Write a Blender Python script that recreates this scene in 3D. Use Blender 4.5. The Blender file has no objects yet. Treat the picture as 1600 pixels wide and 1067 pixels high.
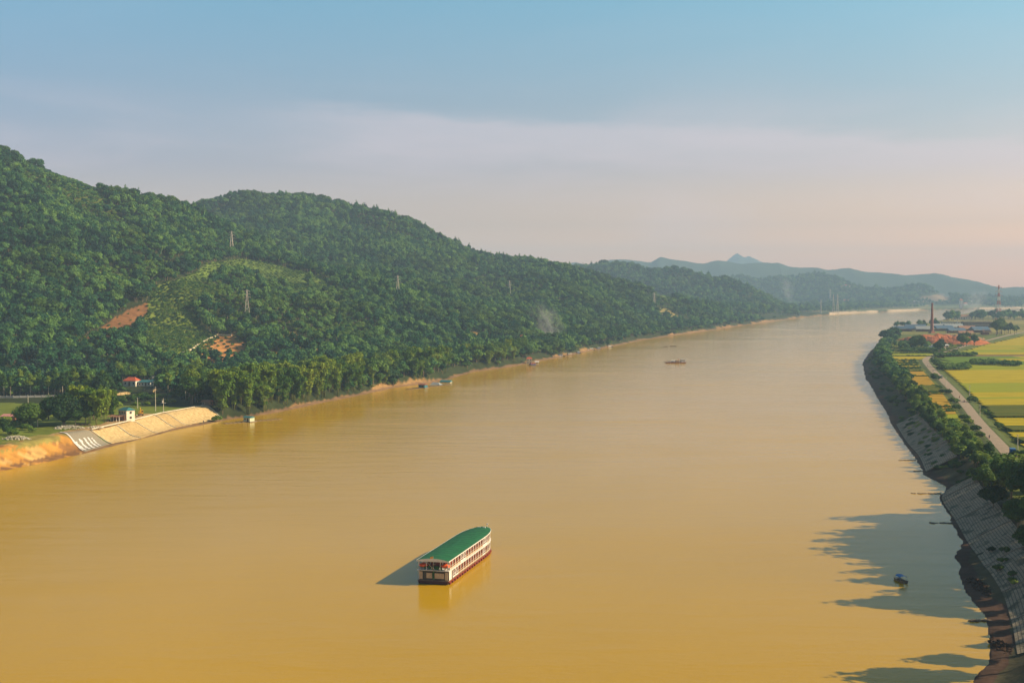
import bpy, math, random
import numpy as np
from mathutils import Vector, Matrix
random.seed(7); rng = np.random.default_rng(7)
S = bpy.context.scene; COL = S.collection; R = math.radians

# ---------------------------------------------------------------- camera, sky, sun, exposure
CAMH, FPX, PITCH = 80.0, 2000.0, math.atan(78.5/2000.0)
cam = bpy.data.objects.new('camera', bpy.data.cameras.new('camera')); COL.objects.link(cam)
cam.data.sensor_width = 36; cam.data.lens = 45; cam.data.clip_start = 1; cam.data.clip_end = 60000
cam.location = (0, 0, CAMH); cam.rotation_euler = (R(90)-PITCH, 0, 0); S.camera = cam

SUN_EL = R(30)
sd = bpy.data.lights.new('sun', 'SUN'); sd.energy = 4.6; sd.angle = R(0.53); sd.color = (1, .79, .51)
sun = bpy.data.objects.new('sun', sd); COL.objects.link(sun)
_d = Vector((-math.cos(SUN_EL), 0.0, -math.sin(SUN_EL)))          # light travels to the left of the picture
sun.rotation_euler = _d.to_track_quat('-Z', 'Y').to_euler(); sun.location = (0, 0, 3000)

W = bpy.data.worlds.new('World'); S.world = W; W.use_nodes = True
def build_world():
    nt = W.node_tree; N = nt.nodes; L = nt.links; N.clear()
    def n(t, **k):
        o = N.new(t)
        for a, b in k.items(): setattr(o, a, b)
        return o
    sky = n('ShaderNodeTexSky', sky_type='NISHITA', sun_disc=False, sun_elevation=SUN_EL, sun_rotation=R(90),
            air_density=1.0, dust_density=2.0, ozone_density=2.0, altitude=0)
    tc = n('ShaderNodeTexCoord'); sep = n('ShaderNodeSeparateXYZ'); L.new(tc.outputs['Generated'], sep.inputs[0])
    # tint of the evening air by elevation (same all round)
    rp = n('ShaderNodeValToRGB'); cr = rp.color_ramp
    st = SKY_STOPS
    cr.elements[0].position = st[0][0]; cr.elements[0].color = (*st[0][1], 1)
    cr.elements[1].position = st[-1][0]; cr.elements[1].color = (*st[-1][1], 1)
    for p, c in st[1:-1]:
        e = cr.elements.new(p); e.color = (*c, 1)
    L.new(sep.outputs['Z'], rp.inputs[0])
    # warmer towards the sun's side
    wx = n('ShaderNodeMapRange'); wx.inputs[1].default_value = -.42; wx.inputs[2].default_value = .5
    L.new(sep.outputs['X'], wx.inputs[0])
    lo = n('ShaderNodeMapRange'); lo.inputs[1].default_value = 0; lo.inputs[2].default_value = .3; lo.inputs[3].default_value = 1; lo.inputs[4].default_value = 0
    L.new(sep.outputs['Z'], lo.inputs[0])
    mm = n('ShaderNodeMath', operation='MULTIPLY'); L.new(wx.outputs[0], mm.inputs[0]); L.new(lo.outputs[0], mm.inputs[1])
    warm = n('ShaderNodeMix', data_type='RGBA', blend_type='MULTIPLY'); warm.inputs[7].default_value = SKY_WARM
    L.new(mm.outputs[0], warm.inputs[0]); L.new(rp.outputs[0], warm.inputs[6])
    # thin streaky cloud
    mp = n('ShaderNodeMapping'); mp.inputs['Scale'].default_value = (5.0, 5.0, 26); mp.inputs['Location'].default_value = (1.3, .4, .65)
    mp.inputs['Rotation'].default_value = (0, R(-3), 0)
    L.new(tc.outputs['Generated'], mp.inputs[0])
    nz = n('ShaderNodeTexNoise'); nz.inputs['Scale'].default_value = 1.0; nz.inputs['Detail'].default_value = 7; nz.inputs['Roughness'].default_value = .52
    nz.inputs['Distortion'].default_value = .35
    L.new(mp.outputs[0], nz.inputs[0])
    cm = n('ShaderNodeMapRange', interpolation_type='SMOOTHSTEP'); cm.inputs[1].default_value = .38; cm.inputs[2].default_value = .78; cm.inputs[4].default_value = .30
    L.new(nz.outputs[0], cm.inputs[0])
    # the streaks thin out upwards
    up = n('ShaderNodeMapRange', interpolation_type='SMOOTHSTEP'); up.inputs[1].default_value = .11; up.inputs[2].default_value = .165; up.inputs[3].default_value = 1; up.inputs[4].default_value = .12
    L.new(sep.outputs['Z'], up.inputs[0])
    cmu = n('ShaderNodeMath', operation='MULTIPLY'); L.new(cm.outputs[0], cmu.inputs[0]); L.new(up.outputs[0], cmu.inputs[1])
    mul = n('ShaderNodeMix', data_type='RGBA', blend_type='MULTIPLY'); mul.inputs[0].default_value = 1
    L.new(sky.outputs[0], mul.inputs[6]); L.new(warm.outputs[2], mul.inputs[7])
    # one long bank of thin pink cloud with a ragged upper edge
    def M(op, a, b=None, c=None):
        o = n('ShaderNodeMath', operation=op)
        for i, v in enumerate((a, b, c)):
            if v is None: continue
            if isinstance(v, (int, float)): o.inputs[i].default_value = v
            else: L.new(v, o.inputs[i])
        return o.outputs[0]
    m2 = n('ShaderNodeMapping'); m2.inputs['Scale'].default_value = (7, 7, 50); L.new(tc.outputs['Generated'], m2.inputs[0])
    n3 = n('ShaderNodeTexNoise'); n3.inputs['Scale'].default_value = 1.2; n3.inputs['Detail'].default_value = 8; n3.inputs['Roughness'].default_value = .6; L.new(m2.outputs[0], n3.inputs[0])
    edge = M('MULTIPLY_ADD', sep.outputs['X'], -.055, .1315)
    edge = M('ADD', edge, M('MULTIPLY_ADD', n3.outputs[0], .040, -.020))
    dz = M('SUBTRACT', edge, sep.outputs['Z'])                       # positive below the edge
    rise = n('ShaderNodeMapRange', interpolation_type='SMOOTHSTEP'); rise.inputs[1].default_value = -.007; rise.inputs[2].default_value = .010; L.new(dz, rise.inputs[0])
    fall = n('ShaderNodeMapRange', interpolation_type='SMOOTHSTEP'); fall.inputs[1].default_value = .004; fall.inputs[2].default_value = .045; fall.inputs[3].default_value = 1; fall.inputs[4].default_value = 0; L.new(dz, fall.inputs[0])
    ax = n('ShaderNodeMapRange', interpolation_type='SMOOTHSTEP'); ax.inputs[1].default_value = -.26; ax.inputs[2].default_value = -.06; ax.inputs[3].default_value = .04; L.new(sep.outputs['X'], ax.inputs[0])
    bank = M('MULTIPLY', M('MULTIPLY', rise.outputs[0], fall.outputs[0]), M('MULTIPLY', ax.outputs[0], .36))
    cl0 = n('ShaderNodeMix', data_type='RGBA'); cl0.inputs[7].default_value = SKY_CLOUD
    L.new(bank, cl0.inputs[0]); L.new(mul.outputs[2], cl0.inputs[6])
    cl = n('ShaderNodeMix', data_type='RGBA'); cl.inputs[7].default_value = SKY_CLOUD
    L.new(cmu.outputs[0], cl.inputs[0]); L.new(cl0.outputs[2], cl.inputs[6])
    bg = n('ShaderNodeBackground'); bg.inputs[1].default_value = SKY_STR
    L.new(cl.outputs[2], bg.inputs[0])
    out = n('ShaderNodeOutputWorld'); L.new(bg.outputs[0], out.inputs[0])
SKY_STR = .10
SKY_STOPS = [(0.0, (3.9, 1.8, 1.0)), (.05, (1.40, .84, .76)), (.095, (.89, .68, .78)), (.145, (.68, .70, .78)), (.22, (.57, .88, .91)), (.40, (.42, .56, .50)), (1.0, (.38, .50, .46))]
SKY_WARM = (1.85, 1.62, 1.12, 1)
SKY_CLOUD = (5.6, 4.4, 4.6, 1)
build_world()
S.view_settings.view_transform = 'Standard'; S.view_settings.look = 'None'
S.view_settings.exposure = 0.80; S.view_settings.gamma = 1; S.view_settings.use_curve_mapping = False
S.render.engine = 'CYCLES'
S.cycles.use_denoising = True; S.cycles.max_bounces = 5; S.cycles.diffuse_bounces = 2; S.cycles.glossy_bounces = 2
S.cycles.transmission_bounces = 2; S.cycles.volume_bounces = 0; S.cycles.transparent_max_bounces = 8
S.cycles.caustics_reflective = False; S.cycles.caustics_refractive = False
S.cycles.sample_clamp_indirect = 4
HAZE_DENSITY = 1.05e-4
HAZE_COLOR = (.47, .71, 1.0, 1)

# ---------------------------------------------------------------- projection (photo pixels of 1600 x 1067 <-> the world)
cp, sp_ = math.cos(PITCH), math.sin(PITCH)
def ray(px, py):
    u = (px-800)/FPX; v = -(py-533.5)/FPX
    return u, cp + v*sp_, v*cp - sp_               # x, y, z of the view ray
def P(px, py, z=0.0):                              # where that pixel meets height z
    u, y, w = ray(px, py); t = (z-CAMH)/w
    return (u*t, y*t, z)
def PD(px, py, Y):                                 # where that pixel is at ground distance Y
    u, y, w = ray(px, py); t = Y/y
    return (u*t, Y, CAMH + w*t)
def proj(x, y, z):
    dz = z-CAMH; c = y*cp - dz*sp_; v = y*sp_ + dz*cp
    return 800 + FPX*x/c, 533.5 - FPX*v/c
def smooth(a, b, x):
    t = np.clip((x-a)/(b-a), 0, 1); return t*t*(3-2*t)

# ---------------------------------------------------------------- value noise in numpy
_T = rng.random((256, 256))
def vnoise(x, y, s, o=3, seed=0):
    r = np.zeros(np.shape(x)); a = 1.0; tot = 0
    for k in range(o):
        X = np.asarray(x)/s + 37.7*(k+seed*3); Y = np.asarray(y)/s + 11.3*(k+seed*5)
        xi = np.floor(X).astype(int); yi = np.floor(Y).astype(int); fx = X-xi; fy = Y-yi
        fx = fx*fx*(3-2*fx); fy = fy*fy*(3-2*fy)
        g = lambda i, j: _T[(xi+i) & 255, (yi+j) & 255]
        r += a*((g(0,0)*(1-fx)+g(1,0)*fx)*(1-fy) + (g(0,1)*(1-fx)+g(1,1)*fx)*fy)
        tot += a; a *= .5; s = s/2.03
    return r/tot*2-1
def seg_dist(x, y, pts):                           # distance to a polyline and the fraction along it
    x = np.asarray(x, float); y = np.asarray(y, float)
    best = np.full(x.shape, 1e18); side = np.zeros(x.shape); al = np.zeros(x.shape)
    for i in range(len(pts)-1):
        ax, ay = pts[i][:2]; bx, by = pts[i+1][:2]; dx, dy = bx-ax, by-ay; l2 = dx*dx+dy*dy
        t = np.clip(((x-ax)*dx+(y-ay)*dy)/l2, 0, 1)
        qx = x-(ax+t*dx); qy = y-(ay+t*dy); d = qx*qx+qy*qy
        m = d < best
        best = np.where(m, d, best); side = np.where(m, dx*qy-dy*qx, side); al = np.where(m, i+t, al)
    return np.sqrt(best), side, al
def inpoly(x, y, poly):
    c = np.zeros(np.shape(x), bool); n = len(poly); j = n-1
    for i in range(n):
        xi, yi = poly[i][:2]; xj, yj = poly[j][:2]
        if yi != yj:
            c ^= ((yi > y) != (yj > y)) & (x < (xj-xi)*(y-yi)/(yj-yi)+xi)
        j = i
    return c

# ---------------------------------------------------------------- materials
MATS = {}
def mat(name, col, rough=.8, var=.0, scale=1.0, col2=None, spec=.3, bump=0.0, bscale=None, metal=0.0, rand=0.0, attr=None, stretch=None):
    if name in MATS: return MATS[name]
    m = bpy.data.materials.new(name); m.use_nodes = True; nt = m.node_tree; N = nt.nodes; L = nt.links
    b = N['Principled BSDF']; b.inputs['Roughness'].default_value = rough; b.inputs['Metallic'].default_value = metal
    b.inputs['Specular IOR Level'].default_value = spec
    c2 = col2 or tuple(min(1, c*(1-var)) for c in col)
    geo = N.new('ShaderNodeNewGeometry')
    if attr:
        at = N.new('ShaderNodeAttribute'); at.attribute_name = attr; src = at.outputs['Color']
        nz = N.new('ShaderNodeTexNoise'); nz.inputs['Scale'].default_value = scale; nz.inputs['Detail'].default_value = 6
        L.new(geo.outputs['Position'], nz.inputs[0])
        mr = N.new('ShaderNodeMapRange'); mr.inputs[1].default_value = .3; mr.inputs[2].default_value = .7; mr.inputs[3].default_value = 1-var; mr.inputs[4].default_value = 1+var
        L.new(nz.outputs[0], mr.inputs[0])
        mx = N.new('ShaderNodeMix'); mx.data_type = 'RGBA'; mx.blend_type = 'MULTIPLY'; mx.inputs[0].default_value = 1
        L.new(src, mx.inputs[6]); L.new(mr.outputs[0], mx.inputs[7]); L.new(mx.outputs[2], b.inputs['Base Color'])
    elif var > 0 or col2:
        nz = N.new('ShaderNodeTexNoise'); nz.inputs['Scale'].default_value = scale; nz.inputs['Detail'].default_value = 5; nz.inputs['Roughness'].default_value = .65
        if stretch:
            mp = N.new('ShaderNodeMapping'); mp.inputs['Scale'].default_value = stretch; L.new(geo.outputs['Position'], mp.inputs[0]); L.new(mp.outputs[0], nz.inputs[0])
        else: L.new(geo.outputs['Position'], nz.inputs[0])
        mr = N.new('ShaderNodeMapRange'); mr.inputs[1].default_value = .35; mr.inputs[2].default_value = .65
        L.new(nz.outputs[0], mr.inputs[0]); fac = mr.outputs[0]
        if rand > 0:
            oi = N.new('ShaderNodeObjectInfo'); ma = N.new('ShaderNodeMix'); ma.data_type = 'FLOAT'; ma.inputs[0].default_value = rand
            L.new(fac, ma.inputs[2]); L.new(oi.outputs['Random'], ma.inputs[3]); fac = ma.outputs[0]
        mx = N.new('ShaderNodeMix'); mx.data_type = 'RGBA'; mx.inputs[6].default_value = (*col, 1); mx.inputs[7].default_value = (*c2, 1)
        L.new(fac, mx.inputs[0]); L.new(mx.outputs[2], b.inputs['Base Color'])
    else:
        b.inputs['Base Color'].default_value = (*col, 1)
    if bump > 0:
        n2 = N.new('ShaderNodeTexNoise'); n2.inputs['Scale'].default_value = bscale or scale*3; n2.inputs['Detail'].default_value = 5
        L.new(geo.outputs['Position'], n2.inputs[0])
        bp = N.new('ShaderNodeBump'); bp.inputs['Distance'].default_value = bump; L.new(n2.outputs[0], bp.inputs['Height'])
        L.new(bp.outputs[0], b.inputs['Normal'])
    MATS[name] = m; return m

# ---------------------------------------------------------------- object helpers
def tag(o, label=None, cat=None, group=None, kind=None):
    if label: o['label'] = label
    if cat: o['category'] = cat
    if group: o['group'] = group
    if kind: o['kind'] = kind
    return o
def empty(name, loc, rz=0.0, label=None, cat=None, group=None):
    o = bpy.data.objects.new(name, None); COL.objects.link(o); o.location = loc; o.rotation_euler = (0, 0, rz)
    o.empty_display_size = .5
    return tag(o, label, cat, group)
def npmesh(name, V, F, m=None, smooth_=False, colors=None):
    """V (n,3) array, F (k,3|4) int array or list of arrays"""
    me = bpy.data.meshes.new(name); V = np.asarray(V, np.float32)
    Fs = F if isinstance(F, list) else [F]; Fs = [np.asarray(f, np.int32) for f in Fs if len(f)]
    me.vertices.add(len(V)); me.vertices.foreach_set('co', V.ravel())
    nl = sum(f.size for f in Fs); npo = sum(len(f) for f in Fs)
    me.loops.add(nl); me.loops.foreach_set('vertex_index', np.concatenate([f.ravel() for f in Fs]))
    tot = np.concatenate([np.full(len(f), f.shape[1], np.int32) for f in Fs])
    st = np.concatenate([[0], np.cumsum(tot)[:-1]]).astype(np.int32)
    me.polygons.add(npo); me.polygons.foreach_set('loop_start', st)
    me.polygons.foreach_set('use_smooth', np.full(npo, bool(smooth_)))
    if m: me.materials.append(m)
    me.update(calc_edges=True)
    if colors is not None:
        ca = me.color_attributes.new('col', 'FLOAT_COLOR', 'POINT')
        c = np.ones((len(V), 4), np.float32); c[:, :3] = colors; ca.data.foreach_set('color', c.ravel())
    return me
def link(name, me, parent=None, loc=(0, 0, 0), rot=(0, 0, 0)):
    o = bpy.data.objects.new(name, me); COL.objects.link(o); o.parent = parent; o.location = loc; o.rotation_euler = rot
    return o
class MB:
    def __init__(s): s.v = []; s.f = []
    def add(s, vs, fs):
        b = len(s.v); s.v += [tuple(v) for v in vs]; s.f += [tuple(b+i for i in f) for f in fs]; return s
    def box(s, c, d, rz=0.0, top=1.0):
        x, y, z = d[0]/2, d[1]/2, d[2]/2; ca, sa = math.cos(rz), math.sin(rz); vs = []
        for sz, k in ((-z, 1), (z, top)):
            for sx, sy in ((-x, -y), (x, -y), (x, y), (-x, y)):
                vs.append((c[0]+(sx*ca-sy*sa)*k, c[1]+(sx*sa+sy*ca)*k, c[2]+sz))
        return s.add(vs, [(3, 2, 1, 0), (4, 5, 6, 7), (0, 1, 5, 4), (1, 2, 6, 5), (2, 3, 7, 6), (3, 0, 4, 7)])
    def bar(s, a, b, w, h=None):
        h = h or w; a = Vector(a); b = Vector(b); d = (b-a).normalized()
        u = d.cross(Vector((0, 0, 1))); u = u.normalized() if u.length > 1e-4 else Vector((1, 0, 0)); v = d.cross(u).normalized()
        vs = [p+u*x*w/2+v*y*h/2 for p in (a, b) for x, y in ((-1, -1), (1, -1), (1, 1), (-1, 1))]
        return s.add(vs, [(3, 2, 1, 0), (4, 5, 6, 7), (0, 1, 5, 4), (1, 2, 6, 5), (2, 3, 7, 6), (3, 0, 4, 7)])
    def tube(s, pts, rs, n=8, cap=True):
        vs = []; fs = []
        for i, p in enumerate(pts):
            p = Vector(p); d = (Vector(pts[min(i+1, len(pts)-1)])-Vector(pts[max(i-1, 0)])).normalized()
            u = d.cross(Vector((0, 1, 0))); u = u.normalized() if u.length > 1e-3 else Vector((1, 0, 0)); v = d.cross(u).normalized()
            r = rs[i] if hasattr(rs, '__len__') else rs
            for k in range(n):
                a = 2*math.pi*k/n; vs.append(p+u*r*math.cos(a)+v*r*math.sin(a))
        for i in range(len(pts)-1):
            for k in range(n): fs.append((i*n+k, i*n+(k+1) % n, (i+1)*n+(k+1) % n, (i+1)*n+k))
        if cap: fs.append(tuple(range(n))[::-1]); fs.append(tuple((len(pts)-1)*n+k for k in range(n)))
        return s.add(vs, fs)
    def prism(s, poly, z0, z1):
        n = len(poly); vs = [(x, y, z0) for x, y in poly]+[(x, y, z1) for x, y in poly]
        return s.add(vs, [tuple(range(n))[::-1], tuple(range(n, 2*n))]+[(i, (i+1) % n, n+(i+1) % n, n+i) for i in range(n)])
    def gable(s, c, d, h, rz=0.0, over=.5):        # gable roof, ridge along local x, eaves at c.z
        x, y = d[0]/2+over, d[1]/2+over; ca, sa = math.cos(rz), math.sin(rz)
        pts = [(-x, -y, 0), (x, -y, 0), (x, y, 0), (-x, y, 0), (-x, 0, h), (x, 0, h),
               (-x, -y, -.15), (x, -y, -.15), (x, y, -.15), (-x, y, -.15)]
        vs = [(c[0]+a*ca-b*sa, c[1]+a*sa+b*ca, c[2]+z) for a, b, z in pts]
        return s.add(vs, [(0, 1, 5, 4), (2, 3, 4, 5), (0, 4, 3, 9, 6), (1, 7, 8, 2, 5), (6, 7, 1, 0), (8, 9, 3, 2), (9, 8, 7, 6)])
    def hip(s, c, d, h, rz=0.0, over=.5, rl=.5):
        x, y = d[0]/2+over, d[1]/2+over; ca, sa = math.cos(rz), math.sin(rz); r = x*rl
        pts = [(-x, -y, 0), (x, -y, 0), (x, y, 0), (-x, y, 0), (-r, 0, h), (r, 0, h)]
        vs = [(c[0]+a*ca-b*sa, c[1]+a*sa+b*ca, c[2]+z) for a, b, z in pts]
        return s.add(vs, [(0, 1, 5, 4), (2, 3, 4, 5), (3, 0, 4), (1, 2, 5), (3, 2, 1, 0)])
    def mesh(s, name, m, sm=False):
        me = bpy.data.meshes.new(name); me.from_pydata(s.v, [], s.f); me.materials.append(m)
        if sm:
            for p in me.polygons: p.use_smooth = True
        return me
    def build(s, name, m, parent=None, loc=(0, 0, 0), rot=(0, 0, 0), sm=False):
        return link(name, s.mesh(name, m, sm), parent, loc, rot)
def copy_tree(o, parent=None):
    c = o.copy(); COL.objects.link(c); c.parent = parent
    for ch in list(o.children): copy_tree(ch, c)
    return c
# ================================================================ TERRAIN
PLZ = 7.5                                            # level of the river terraces above the water
LB_PX = [(-900, 1050), (-420, 860), (-200, 790), (-100, 763), (0, 737), (60, 725), (130, 709), (200, 691), (270, 673), (350, 657), (430, 645), (500, 630),
         (560, 618), (620, 605), (690, 596), (740, 581), (800, 573), (850, 563), (900, 553), (950, 543), (1000, 532), (1060, 523),
         (1100, 518), (1165, 508), (1230, 499), (1300, 491.5), (1345, 489), (1400, 487), (1460, 484.5), (1530, 483.2), (1600, 481.8), (1850, 480), (2400, 478)]
RB_PX = [(1400, 2600), (1450, 1500), (1480, 1200), (1521, 1060), (1545, 1030), (1547, 999), (1539, 961), (1513, 934), (1497, 895), (1491, 865), (1503, 848),
         (1487, 820), (1467, 777), (1477, 760), (1442, 741), (1430, 715), (1410, 690), (1392, 662), (1382, 640), (1372, 625), (1362, 605),
         (1352, 592), (1347, 567), (1360, 548), (1382, 529), (1399, 516), (1421, 511), (1446, 508), (1468, 502.6), (1478, 497.5),
         (1500, 493), (1540, 490.3), (1600, 489), (1850, 487), (2400, 485)]
LB = [P(*p)[:2] for p in LB_PX]; RB = [P(*p)[:2] for p in RB_PX]

HILL = [  # (px, py, ground distance) of points on the two near hills
 (-500,640,700),(-500,610,900),(-500,500,1150),(-500,300,1500),(-500,150,1750),(-500,150,2300),
 (-200,640,720),(-200,600,990),(-200,540,1100),(-200,400,1330),(-200,250,1560),(-200,165,1760),(-200,185,2300),
 (0,632,813),(0,600,993),(0,560,1060),(0,500,1160),(0,400,1330),(0,300,1530),(0,236,1740),(0,275,2150),
 (100,628,832),(100,600,993),(100,560,1080),(100,480,1230),(100,400,1380),(100,320,1590),(100,272,1760),(100,310,2150),
 (200,592,1050),(200,540,1150),(200,480,1290),(200,400,1480),(200,340,1680),(200,306,1830),(200,365,2150),(200,400,2500),(100,360,2500),(0,320,2500),
(230,400,2750),(270,372,2740),(295,345,2700),(240,330,1880),(255,345,2000),(250,400,3000),
 (280,590,1066),(280,545,1180),(280,480,1340),(280,400,1560),(280,345,1800),(280,324,1920),(290,385,2250),
 (340,590,1066),(340,555,1180),(340,500,1340),(340,440,1560),(340,385,1800),(345,355,1980),(350,385,2200),
 (310,330,2640),(322,315,2660),(338,307,2680),(380,303,2720),(440,306,2760),(360,360,2420),(380,340,2560),
 (420,590,1066),(420,555,1200),(420,500,1370),(420,450,1580),(410,405,1850),(420,400,2150),(420,370,2350),(420,330,2600),
 (500,580,1150),(500,545,1250),(500,500,1430),(500,455,1640),(510,432,1780),(520,425,2050),(520,380,2340),(520,340,2560),(520,314,2760),
 (600,575,1200),(600,540,1350),(600,500,1500),(600,462,1700),(600,420,2030),(600,370,2380),(600,334,2640),
 (700,560,1371),(700,520,1550),(700,480,1760),(700,430,2100),(700,395,2360),(700,379,2480),
 (770,555,1440),(770,500,1710),(770,450,2060),(770,415,2340),(770,404,2420),
 (830,550,1520),(830,500,1800),(830,450,2120),(830,405,2440),
 (880,538,1740),(880,500,1900),(880,450,2220),(880,418,2500),
 (950,525,2057),(950,490,2210),(950,455,2420),(950,430,2620),
 (1020,515,2400),(1020,482,2560),(1020,447,2760),
 (1070,508,2717),(1070,485,2800),(1070,464,2900),(1130,500,3200),(1130,488,3080),(1130,482,3150),
 (400,335,3300),(600,355,3300),(800,415,3200),(950,440,3200),(0,340,3000),(200,400,3200),(1100,470,3500),(1250,474,3700)]
def _tps():
    A = np.array([PD(*h) for h in HILL]); X = A[:, :2]/1000; z = A[:, 2]
    d = np.linalg.norm(X[:, None]-X[None], axis=2); K = d*d*np.log(d+1e-9); n = len(X)
    K += np.eye(n)*.00006
    Pm = np.c_[np.ones(n), X]; M = np.zeros((n+3, n+3)); M[:n, :n] = K; M[:n, n:] = Pm; M[n:, :n] = Pm.T
    w = np.linalg.solve(M, np.r_[z, 0, 0, 0]); return X, w
_TX, _TW = _tps()
def tps(x, y):
    sh = np.shape(x); x = np.ravel(x)/1000; y = np.ravel(y)/1000; out = np.empty(x.size)
    for i in range(0, x.size, 60000):
        a = x[i:i+60000]; b = y[i:i+60000]
        d2 = (a[:, None]-_TX[:, 0])**2+(b[:, None]-_TX[:, 1])**2
        out[i:i+60000] = (.5*d2*np.log(d2+1e-18))@_TW[:-3]+_TW[-3]+_TW[-2]*a+_TW[-1]*b
    return out.reshape(sh)

RANGES = [  # skyline in photo pixels, distance, half widths front/back, jaggedness
 ([(700,432),(860,424),(917,419),(960,414),(986,419),(1022,425),(1062,427),(1088,434),(1127,440),(1160,443),(1201,449),(1226,456),(1250,466),(1284,484)], 4700, 3950, 620, 600, 5),
 ([(980,446),(1100,440),(1160,436),(1187,439),(1242,434),(1281,432),(1314,439),(1336,450),(1352,455),(1400,454),(1435,449),(1449,452),(1475,464),(1560,470)], 6900, 6700, 700, 700, 8),
 ([(560,420),(700,425),(780,418),(830,416),(865,413),(902,410),(917,414),(954,406),(978,406),(1017,411),(1032,402),(1049,405),(1075,409),(1101,411),(1122,407),(1154,412),
   (1215,411),(1231,416),(1251,418),(1278,417),(1292,421),(1325,419),(1352,425),(1394,427),(1416,432),(1460,427),(1484,434),(1517,438),(1537,446),(1559,449),(1600,449),(1700,444),(1850,440),(2100,446)], 9600, 9200, 1900, 1200, 14),
 ([(1040,414),(1100,413),(1135,407),(1151,394),(1161,401),(1169,399),(1180,405),(1200,413),(1260,418)], 14500, 14500, 1500, 1500, 12)]
def _rline(r):
    pts, y0, y1, wf, wb, j = r; n = len(pts); L = []
    for i, (px, py) in enumerate(pts):
        L.append(PD(px, py, y0+(y1-y0)*i/(n-1)))
    return L
RLINES = [_rline(r) for r in RANGES]

def side_dists(x, y):
    dl, sl, al = seg_dist(x, y, LB); dr, sr, ar = seg_dist(x, y, RB)
    return np.where(sl > 0, dl, -dl), np.where(sr < 0, dr, -dr), al, ar     # positive = on land
SKYLINE = [(-500,150),(-200,170),(0,234),(30,243),(60,253),(90,267),(120,276),(150,288),(180,296),(215,304),(250,313),(280,318),(300,326),(309,324),(322,315),(345,307),(370,303),(420,304),(470,308),(510,314),(540,322),(580,331),(600,334),(625,342),
           (650,352),(680,368),(700,377),(730,391),(765,401),(800,403),(830,404),(850,409),(880,416),(920,425),(960,436),(1000,446),(1040,458),(1070,466),(1100,476),(1130,485),(1250,489)]
HCOL = [np.linspace(-.7, .3, 201), np.ones(201)]     # how much the raw hill has to be scaled in each direction to reach its crest
def height(x, y, full=False):
    x = np.asarray(x, float); y = np.asarray(y, float)
    L, Rr, al, ar = side_dists(x, y)
    wob = vnoise(x, y, 22, 2)*1.2
    def bank(d, w, apron):
        d = d+wob*.8
        b = np.where(d < 0, np.maximum(-3, d*.25), 0)
        b = np.where(d >= 0, .55*np.clip(d/apron, 0, 1), b)
        return b+(PLZ-.55)*smooth(0, 1, np.clip((d-apron)/w, 0, 1)*.86+.0)*1.045*(d > 0)
    rev_l = (al > 5.5) & (al < 9.2)
    bl = bank(L, np.where(rev_l, 15, np.where(al < 6, 15, 10)), np.where(al < 9.2, 3.5, 2.5))
    apr = 4+8*smooth(5.5, 7, ar)*(1-smooth(9, 10, ar))
    br = bank(Rr, 15, 3+0*apr)
    bl = np.minimum(bl, PLZ); br = np.minimum(br, PLZ)
    h = np.where(L > Rr, bl, br)
    on = smooth(8, 90, L)
    t = tps(x, y)-PLZ; t = t*(1+(np.interp(x/np.maximum(y, 1), HCOL[0], HCOL[1])-1)*smooth(950, 1500, y))
    far = 1-smooth(3300, 3900, y)
    rg = 1-np.abs(vnoise(x+.5*y, y*.7, 260, 3, 1))*2.2
    relief = (rg-.62)*17*smooth(10, 60, t)*(1-.6*smooth(2500, 3000, y))+vnoise(x, y, 70, 2, 2)*3*smooth(5, 40, t)
    h = h+on*far*np.maximum(0, t+relief)*smooth(0, 14, t)
    # undulating back country and far ranges
    for r, ln in zip(RANGES, RLINES):
        wf, wb, j = r[3:]
        y_min = min(p[1] for p in ln)-wf-50
        m = (y > y_min) & (L > 20)
        if not m.any(): continue
        xm = x[m]; ym = y[m]
        d, s, a = seg_dist(xm, ym, ln); zz = np.interp(a, range(len(ln)), [p[2] for p in ln])
        w = np.where(s < 0, wf, wb)*(.75+.35*vnoise(xm, ym, wf*.45, 3, 4))
        q = np.clip(1-d/w, 0, 1); prof = q*q*(3-2*q)*.55+q*.45
        g = (zz-PLZ)*prof+vnoise(xm, ym, wf*.25, 4, 5)*j*1.6*np.clip(q*3, 0, 1)*(1-.8*smooth(.85, 1, q))+vnoise(xm, ym, wf*.08, 3, 9)*j*.75*np.clip(q*2, 0, 1)
        hm = h[m]; h[m] = np.maximum(hm, PLZ+g*(smooth(20, 300, L[m])))
    land = np.maximum(L, Rr)
    h = h+np.where(land > 18, vnoise(x, y, 45, 3, 6)*.35, 0)+np.where((land > -2), vnoise(x, y, 7, 2, 7)*.25*np.clip(land+1, 0, 1), 0)*(land < 22)
    h = np.where(land < 0, np.minimum(h, -.15+land*.1), h)
    return (h, L, Rr, al, ar) if full else h
def H1(x, y): return float(height(np.array([x]), np.array([y]))[0])
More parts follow.
